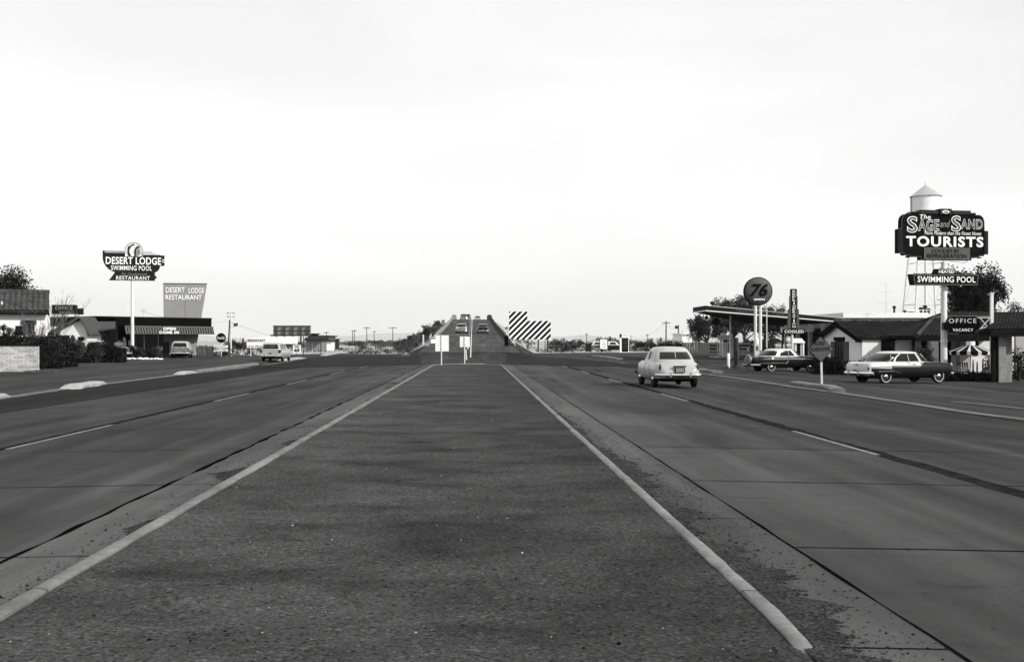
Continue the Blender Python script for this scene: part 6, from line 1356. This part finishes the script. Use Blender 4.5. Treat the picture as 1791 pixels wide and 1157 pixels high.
def hedge(lb, pts, Y, depth, n, size, seed, mat='leafd', group=None, name='hedge'):
    """clipped mass: pts = [(px, ytop)] along the front"""
    rr = random.Random(seed); a = px2x(pts[0][0], Y); b = px2x(pts[-1][0], Y); t = thing(name, lb, 'hedge', ((a+b)/2, Y, gz((a+b)/2, Y)), 0, group); m = (a+b)/2; z0 = gz(m, Y)
    C = []; Rd = []; x = a
    PX = [(px2x(p, Y), pz(q, Y)) for p, q in pts]
    while x < b:
        top = lerp(PX, x)-z0+.28*noise.noise((x*1.7, seed, 0))
        for yy in np.arange(0, depth+.01, .45):
            for zz_ in np.arange(.15, top-.1, .38): C.append((x-m+rr.uniform(-.12, .12), yy+rr.uniform(-.1, .1), min(top-.22, zz_+rr.uniform(-.1, .1)))); Rd.append(rr.uniform(.24, .34))
        x += .4
    leaf_mesh('foliage', C, Rd, n, size, M[mat], t, seed, 1, 0)
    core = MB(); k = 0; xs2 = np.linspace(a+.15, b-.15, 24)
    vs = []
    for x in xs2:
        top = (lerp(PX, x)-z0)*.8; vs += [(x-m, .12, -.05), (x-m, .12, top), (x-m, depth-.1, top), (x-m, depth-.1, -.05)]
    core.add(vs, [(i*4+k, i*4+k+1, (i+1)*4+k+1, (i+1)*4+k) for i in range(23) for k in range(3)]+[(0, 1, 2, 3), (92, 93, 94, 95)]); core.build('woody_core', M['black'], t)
    return t
# --- left planting
hedge('tall dark hedge behind the brick wall with a ragged top', [(-30, 583), (0, 580), (20, 584), (36, 588), (60, 585), (85, 583), (104, 588), (118, 593), (122, 597)], 69.5, 1.8, 16000, .085, 11)
hedge('dark clipped hedge below the low roofs, left of the mailbox', [(84, 606), (120, 601), (140, 603), (160, 600), (185, 599), (205, 602), (214, 606)], 84, 1.6, 13000, .09, 12)
clump('round_bush', 'rounded grey bush standing out from the dark hedge', 'bush', 129, 81, 24, 589, 3000, .07, 'leafg', 13, 1.2, gaps=0, lumps=14)
clump('bush', 'dark shrub filling the corner at the end of the brick wall', 'bush', 84, 66, 50, 592, 4200, .07, 'leafd', 14, 1.5, gaps=0, lumps=16)
for i, (px, w2, yt, mt, lb) in enumerate([(14, 26, 574, 'leafm', 'loose leafy shrub poking over the brick wall at the left edge'), (52, 30, 580, 'leafm', 'loose leafy shrub under the cottage window'), (98, 26, 584, 'leafm', 'feathery shrub right of the cottage corner'), (165, 34, 598, 'leafm', 'feathery shrub in front of the parked pale-roofed car')]):
    clump('shrub', lb, 'shrub', px, 68.8 if px < 100 else 83.3, w2, yt, 1500, .07, mt, 140+i, .8, gaps=1.8, lumps=12)
def cactus(lb, px, Y, ytop, r_, arms, name='cactus'):
    x, y, z = gp(px, Y); H = pz(ytop, Y)-z; t = thing(name, lb, 'cactus', (x, y, z))
    def col(pts, r0): m = MB(); m.path(pts, [r0*.85]+[r0]*(len(pts)-2)+[r0*.6], 12); m.lathe([(r0*.6, 0), (r0*.35, r0*.5), (.001, r0*.6)], 12, 0, 'z', pts[-1]); return m
    col([(0, 0, -.1), (0, 0, H*.3), (0, 0, H*.7), (0, 0, H-r_)], r_).build('column', M['leafg'], t, True)
    for s_, z0, h in arms: col([(0, 0, H*z0), (s_*r_*2.6, 0, H*z0+.05), (s_*r_*2.9, 0, H*z0+.3), (s_*r_*2.9, 0, H*h)], r_*.7).build('arm', M['leafg'], t, True)
    return t
cactus('thick columnar cactus in front of the restaurant', 217, 97, 588, .19, [(-1, .35, .75)])
for px, yt, h_, lb in ((6, 560, 0, 'spiky dark yucca rising above the hedge at the left edge'), (16, 566, 1, 'shorter spiky plant beside the tall yucca'), (28, 572, 2, 'lowest spiky plant above the hedge near the cottage window')):
    Y = 68; x, y, z = gp(px, Y); H = pz(yt, Y)-z; t = thing('yucca', lb, 'plant', (x, y, z), 0, 'yuccas above the hedge'); MB().path([(0, 0, 0), (.05, 0, H*.5), (0, 0, H*.85)], [.07, .06, .04], 7).build('stalk', M['bark'], t, True)
    leaf_mesh('spikes', [(0, 0, H*.85), (.08, 0, H*.68), (-.1, 0, H*.6), (.05, 0, H*.5)], [.22, .2, .2, .16], 700, .11, M['leafd'], t, 30+h_, 1, 0, aspect=.12)
tree('dark evergreen tree rising behind the cottage roof at the left edge', 6, 100, 470, 1.7, 34000, .10, 'leafd', 21, 1.0, cr=(1.3, 1.9), gaps=0, limbn=24, base=.5)
def bare(lb, px, Y, ytop, sp, seed, lean=0, n=26):
    x, y, z = gp(px, Y); H = pz(ytop, Y)-z; t = thing('bare_tree', lb, 'tree', (x, y, z)); rr = random.Random(seed); tr = MB(); tw = MB()
    tr.path([(0, 0, -.1), (lean*.2, 0, H*.2), (lean*.35, 0, H*.42)], [.09, .07, .05], 7); tr.build('trunk', M['bark'], t, True)
    for i in range(n):
        s = Vector((lean*.35*rr.random(), 0, H*rr.uniform(.12, .42))); e = Vector((lean*rr.uniform(.3, 1.1)+rr.uniform(-sp, sp), rr.uniform(-sp, sp)*.6, H*rr.uniform(.6, 1))); m_ = s.lerp(e, .5)+Vector((0, 0, -.12))
        tw.path([s, m_, e], [.03, .018, .006], 5)
        for k in range(5):
            a = s.lerp(e, rr.uniform(.4, .95)); tw.tube(a, a+Vector((rr.uniform(-.5, .5)+lean*.1, rr.uniform(-.3, .3), rr.uniform(.2, .6))), .010, .003, 4)
    tw.build('branches', M['twig'], t, True); return t
bare('leafless bush with pale twigs growing against the cottage wall', 62, 73, 545, 1.1, 31)
bare('leafless tree leaning right behind the OFFICE sign', 84, 88, 507, 1.0, 32, lean=2.2, n=34)
# planting bed with rocks at the restaurant
for i, (px, w2, yt, mt, lb) in enumerate([(232, 22, 602, 'leafd', 'dark low plant at the foot of the lodge sign pole'), (248, 20, 606, 'leafm', 'leafy plant right of the lodge sign pole'), (262, 20, 603, 'leafd', 'agave-like dark plant in the middle of the rock-edged bed'), (273, 16, 605, 'leafm', 'leafy plant at the right end of the rock-edged bed')]):
    clump('bed_plant', lb, 'plant', px, 101, w2, yt, 1300, .085, mt, 40+i, 1.0, 'plants in the rock-edged bed', gaps=0, lumps=9)
rr = random.Random(9)
def rock(px, Y, s, lb, grp, mat='rock', seed=0):
    x, y, z = gp(px, Y); bm = bmesh.new(); bmesh.ops.create_icosphere(bm, subdivisions=2, radius=s); q = random.Random(seed); k = (q.uniform(1, 1.5), q.uniform(.8, 1.1), q.uniform(.6, .8))
    for v in bm.verts: f_ = 1+.35*noise.noise(v.co/s*1.3+Vector((seed*3, 0, 0))); v.co = Vector((v.co.x*k[0]*f_, v.co.y*k[1]*f_, v.co.z*k[2]*f_))
    me = bpy.data.meshes.new('rock'); bm.to_mesh(me); bm.free(); me.materials.append(M[mat]); me.polygons.foreach_set('use_smooth', [True]*len(me.polygons)); o = bpy.data.objects.new('rock', me); COL.objects.link(o); o.location = (x, y, z+s*.35)
    return tag(o, lb, 'rock', grp)
rocks = []
for i in range(24): rock(211+i*3.05+rr.uniform(-.8, .8), 98.4+rr.uniform(-.25, .25), rr.uniform(.10, .19), 'whitewashed rock in the border of the restaurant planting bed', 'white border rocks', 'rock', i)
rock(178, 96, .32, 'large lone grey rock left of the white border rocks', None, 'kerb', 77)
kerbline('kerb', [G(70, 634), G(110, 633), G(160, 630.5), G(214, 627.5)], .45, .16, M['kerbw'], wob=.4)
# --- right planting
hedge('black clipped hedge in front of the motel courtyard', [(1655, 654), (1680, 653), (1700, 652), (1725, 651.5), (1748, 652)], 59.3, 1.0, 9000, .055, 51)
hedge('dark bushy hedge under the shuttered gable', [(1428, 640), (1434, 632), (1446, 622), (1466, 625), (1480, 632), (1500, 640)], 70.0, 1.2, 9000, .07, 52)
clump('bush', 'small dark clipped bush behind the trunk of the two-tone car', 'bush', 1513, 69, 18, 626, 1400, .055, 'leafd', 53, .8, gaps=0, lumps=8)
clump('bush', 'bushy shrub in front of the pale porch pillar', 'bush', 1617, 66, 26, 603, 2200, .07, 'leafm', 54, .8, gaps=1.6, lumps=12)
clump('bush', 'loose shrub right of the brick pillar at the right edge', 'bush', 1781, 60, 20, 598, 1500, .06, 'leafm', 55, .6, gaps=2, lumps=12)
clump('bush', 'loose leafy branch beside the thin sign post', 'bush', 1731, 66, 16, 612, 900, .06, 'leafd', 56, .5, gaps=2, lumps=8)
for i, (px, yt, lb) in enumerate([(1702, 628, 'thin columnar cactus left in the motel courtyard'), (1709, 631, 'short columnar cactus beside the courtyard wall'), (1719, 626, 'middle columnar cactus of the courtyard'), (1723.5, 634, 'stubby columnar cactus of the courtyard'), (1728, 629, 'right columnar cactus near the sign post')]):
    cactus(lb, px, 62.5, yt, .045, [(1, .5, .8)] if i == 2 else [])
clump('bush', 'low dry tuft of weeds at the foot of the thick dark post', 'bush', 1300, 81, 60, 638, 1800, .06, 'leafg', 57, 1.2, gaps=0, lumps=14, stem=False)
tree('dense dark evergreen behind the tourist court sign', 1703, 112, 463, 2.15, 46000, .12, 'leafd', 61, 1.0, cr=(.95, 1.5), gaps=.9, limbn=34, base=.1)
tree('pale bare-looking tree top at the far right edge', 1790, 118, 520, 1.2, 1800, .1, 'leafg', 62, 1, gaps=1.0)
# eucalyptus grove
for px, Y, yt, sp, n, sd, lb in [(1238, 158, 543, 2.3, 5200, 71, 'leftmost eucalyptus seen under the canopy tip'), (1262, 166, 520, 1.9, 5200, 72, 'tall eucalyptus with two round tops above the canopy'), (1283, 170, 515, 1.6, 4200, 73, 'eucalyptus with its round top just left of the big round sign'), (1303, 162, 516, 2.2, 5200, 74, 'eucalyptus directly behind the big round sign'), (1338, 165, 527, 2.5, 5600, 75, 'eucalyptus between the round sign and the narrow vertical sign'), (1369, 160, 552, 2.6, 5600, 76, 'shorter eucalyptus low behind the vertical sign')]:
    tree(lb, px, Y, yt, sp, n*2, .14, 'leafm', sd, .95, 'eucalyptus trees behind the gas station', name='eucalyptus', gaps=.65, limbn=26, base=.03, cr=(.75, 1.4))
tree('small pale tree left of the eucalyptus grove', 1212, 175, 569, 1.2, 1300, .12, 'leafg', 77, .8, gaps=.9)
clump('bush', 'dark shrubs under the tyre emblem sign', 'bush', 1363, 92, 60, 607, 3200, .09, 'leafd', 78, 1.2, gaps=0, lumps=18)
# --- desert scrub
protos = []
for i in range(7):
    t = thing('desert_bush', 'x', 'bush', (0, 0, -50)); r_ = random.Random(100+i); C = []; Rd = []
    for k in range(9): a = r_.uniform(.2, .36); C.append((r_.uniform(-.75, .75), r_.uniform(-.6, .6), r_.uniform(.15, .75))); Rd.append(a)
    leaf_mesh('foliage', C, Rd, 900, .055, M[('leafg', 'leafg', 'leafm', 'leafd', 'leafg', 'leafm', 'leafd')[i]], t, 100+i, .8, 1.4)
    m = MB(); [m.path([(c[0]*.2, c[1]*.2, -.05), (c[0]*.6, c[1]*.6, c[2]*.5), c], [.03, .02, .006], 4) for c in C]; m.build('stems', M['twig'], t)
    protos.append(t)
def bush(px, Y, h, wd, lb, grp, k=None, dz=0):
    x, y, z = gp(px, Y); i = rr.randrange(7) if k is None else k; c = dup(protos[i], (x, y, z+dz), rr.uniform(0, 6.28), (wd, wd, h), lb); c['group'] = grp; return c
for i in range(84): px = rr.uniform(395, 735); Y = rr.uniform(200, 300) if px < 540 else rr.uniform(300, 520); bush(px, Y, rr.uniform(1.0, 2.1)*(1 if px < 540 else 1.25), rr.uniform(1.4, 2.6)*(1 if px < 540 else 1.6), 'grey desert bush in the scrub left of the overpass', 'desert bushes left of the overpass', rr.choice((0, 1, 4, 2, 5)))
for i in range(52): px = rr.uniform(965, 1200); Y = rr.uniform(165, 330); bush(px, Y, rr.uniform(1.3, 2.6), rr.uniform(1.4, 2.8), 'grey desert bush in the scrub right of the overpass', 'desert bushes right of the overpass', rr.choice((0, 1, 4, 2, 5)))
for i in range(70):
    Y = rr.uniform(145, 300); side = rampx(Y)-6.6-rr.uniform(0, 1)*(gz(rampx(Y), Y))*1.75; x = side; px = CX+F*x/Y
    bush(px, Y, rr.uniform(1.3, 2.5), rr.uniform(1.1, 2.0), 'bush growing on the left bank of the overpass', 'bushes on the left bank of the overpass', rr.choice((0, 4, 5, 2, 3)))
for i in range(14):
    Y = rr.uniform(175, 300); x = rampx(Y)+6.8+rr.uniform(0, 1)*(gz(rampx(Y), Y))*1.4; bush(CX+F*x/Y, Y, rr.uniform(.4, .9), rr.uniform(.6, 1.1), 'low dry bush on the right bank of the overpass', 'bushes on the right bank of the overpass', rr.choice((0, 1, 4)))
for px, Y, h, wd, lb in [(727, 158, 1.6, 1.3, 'large dark bush at the foot of the left bank'), (747, 165, 2.2, 1.2, 'tall dark bush beside the white marker post'), (983, 165, 1.7, 1.5, 'biggest round black bush right of the striped barricade'), (1003, 164, 1.3, 1.4, 'lower black bush beside the biggest one right of the barricade'), (1068.5, 175, 2.4, .7, 'small dome-shaped dark tree behind the notice board'),
    (391, 118, 1.1, 1.1, 'dark bush under the drinks sign'), (416, 131, 1.7, 1.5, 'dark bush right of the white light pole'), (408, 170, 2.3, .8, 'round-topped dark tree left behind the breakfast sign'), (424, 172, 2.5, .6, 'narrow dark tree just left of the breakfast sign'), (445, 136, 1.4, 1.7, 'dark bush below the breakfast sign'), (462, 138, 1.3, 1.5, 'dark bush behind the pale station wagon'), (618, 148, .9, 2.0, 'dark low bush on the sand left of the crossroads'), (655, 152, 1.0, 2.6, 'wide dark bush on the sand near the crossroads')]:
    bush(px, Y, h, wd, lb, 'dark bushes of the roadside', rr.choice((3, 6)))
for px, Y, h, wd, lb in [(1010, 200, 1.9, 2.4, 0, ), (1120, 170, 1.6, 2.4, 0), (1135, 172, 1.5, 2.2, 0), (1150, 168, 1.6, 2.2, 0), (1165, 171, 1.5, 2.2, 0), (1180, 168, 1.5, 2.2, 0), (1110, 175, 1.5, 2.2, 0)]:
    bush(px, Y, h, wd, 'dark bush in the row behind the cream sedan', 'dark bushes in a row behind the cream sedan', 3)
for px, w2 in ((368, 12), (376, 12), (398, 10)): bush(px, 124, 1.3, 1.1, 'grey bush beside the stake fence', 'grey bushes beside the stake fence', 4)
for px, Y, s_ in [(700, 160, 0), (712, 168, 1), (660, 185, 2), (640, 170, 3)]: clump('weeds', 'pale dry weeds on the sand left of the overpass', 'weeds', px, Y, 30, 600.5, 500, .07, 'leafg', 130+s_, 2, 'dry weeds left of the overpass', gaps=0, stem=False)
def drop(o):
    for k in kids(o): drop(k)
    bpy.data.objects.remove(o)
for t in protos: drop(t)
# tufts of weeds at the lot edges
mb = MB(); r_ = random.Random(4)
def tuft(x, y, h):
    for _ in range(10):
        a = r_.uniform(0, 6.28); q = r_.uniform(.02, .10); z = gz(x, y); mb.add([(x+q*.4*math.cos(a)-.008, y+q*.4*math.sin(a), z), (x+q*.4*math.cos(a)+.008, y+q*.4*math.sin(a), z), (x+q*math.cos(a)*2, y+q*math.sin(a)*2, z+h*r_.uniform(.5, 1))], [(0, 1, 2)])
for i in range(160): px = r_.uniform(66, 95); y = r_.uniform(56.5, 60); tuft(px2x(px, 59), y, .18)
for i in range(320): y = r_.uniform(78, 92); tuft(px2x(r_.uniform(1235, 1330), y), y, .16)
for i in range(500): y = r_.uniform(165, 260); tuft(px2x(r_.uniform(530, 745), y), y, .5)
for i in range(300): y = r_.uniform(160, 240); tuft(px2x(r_.uniform(895, 1000), y), y, .5)
tag(mb.build('grass', M['leafg']), 'thin dry grass growing at the edges of the lots', 'grass', kind='stuff')

# wires strung between the poles
def wire(p0, p1, lb, sag=1.2, r=.022):
    a, b = Vector(p0), Vector(p1); m = MB(); P = [a.lerp(b, i/12)-Vector((0, 0, sag*4*(i/12)*(1-i/12))) for i in range(13)]; m.path(P, [r]*13, 4)
    tag(m.build('power_line', M['darkm']), lb, 'power line', 'power lines on the horizon')
def tip(px, py, Y): return at(px, py, Y)
wire(tip(641.5, 573, 400), tip(687, 573, 400), 'faint wire between the two tallest poles left of the overpass')
wire(tip(619.8, 577.5, 420), tip(641.5, 573, 400), 'faint wire from the close pair of poles to the next tall pole')
wire(tip(571, 581, 420), tip(619.8, 577.5, 420), 'faint wire from the pole beside the billboard to the close pair')
wire(tip(398.5, 562, 150), tip(571, 581, 420), 'long faint wire running from the leaning pole to the pole beside the billboard', 2.5, .018)
wire(tip(1165, 563.5, 300), tip(1187, 570, 300), 'short faint wire between the two poles behind the cream sedan')
wire(tip(1103.5, 587, 450), tip(1165, 563.5, 300), 'faint wire sloping down from the tall crossarm pole to the left', 2)
wire(tip(250.5, 545, 116), tip(398.5, 562, 150), 'thin service wire from the restaurant roof to the leaning pole', .5, .012)

for px, w2, yt, sd, lb in [(1262, 50, 600, 91, 'grey-green thicket under the leftmost eucalyptus trees'), (1312, 40, 594, 92, 'grey-green thicket behind the twin sign posts'), (1352, 54, 590, 93, 'grey-green thicket between the slim white pole and the kiosk')]:
    clump('thicket', lb, 'thicket', px, 153, w2, yt, 5200, .13, 'leafm', sd, 2.5, gaps=.8, lumps=22)
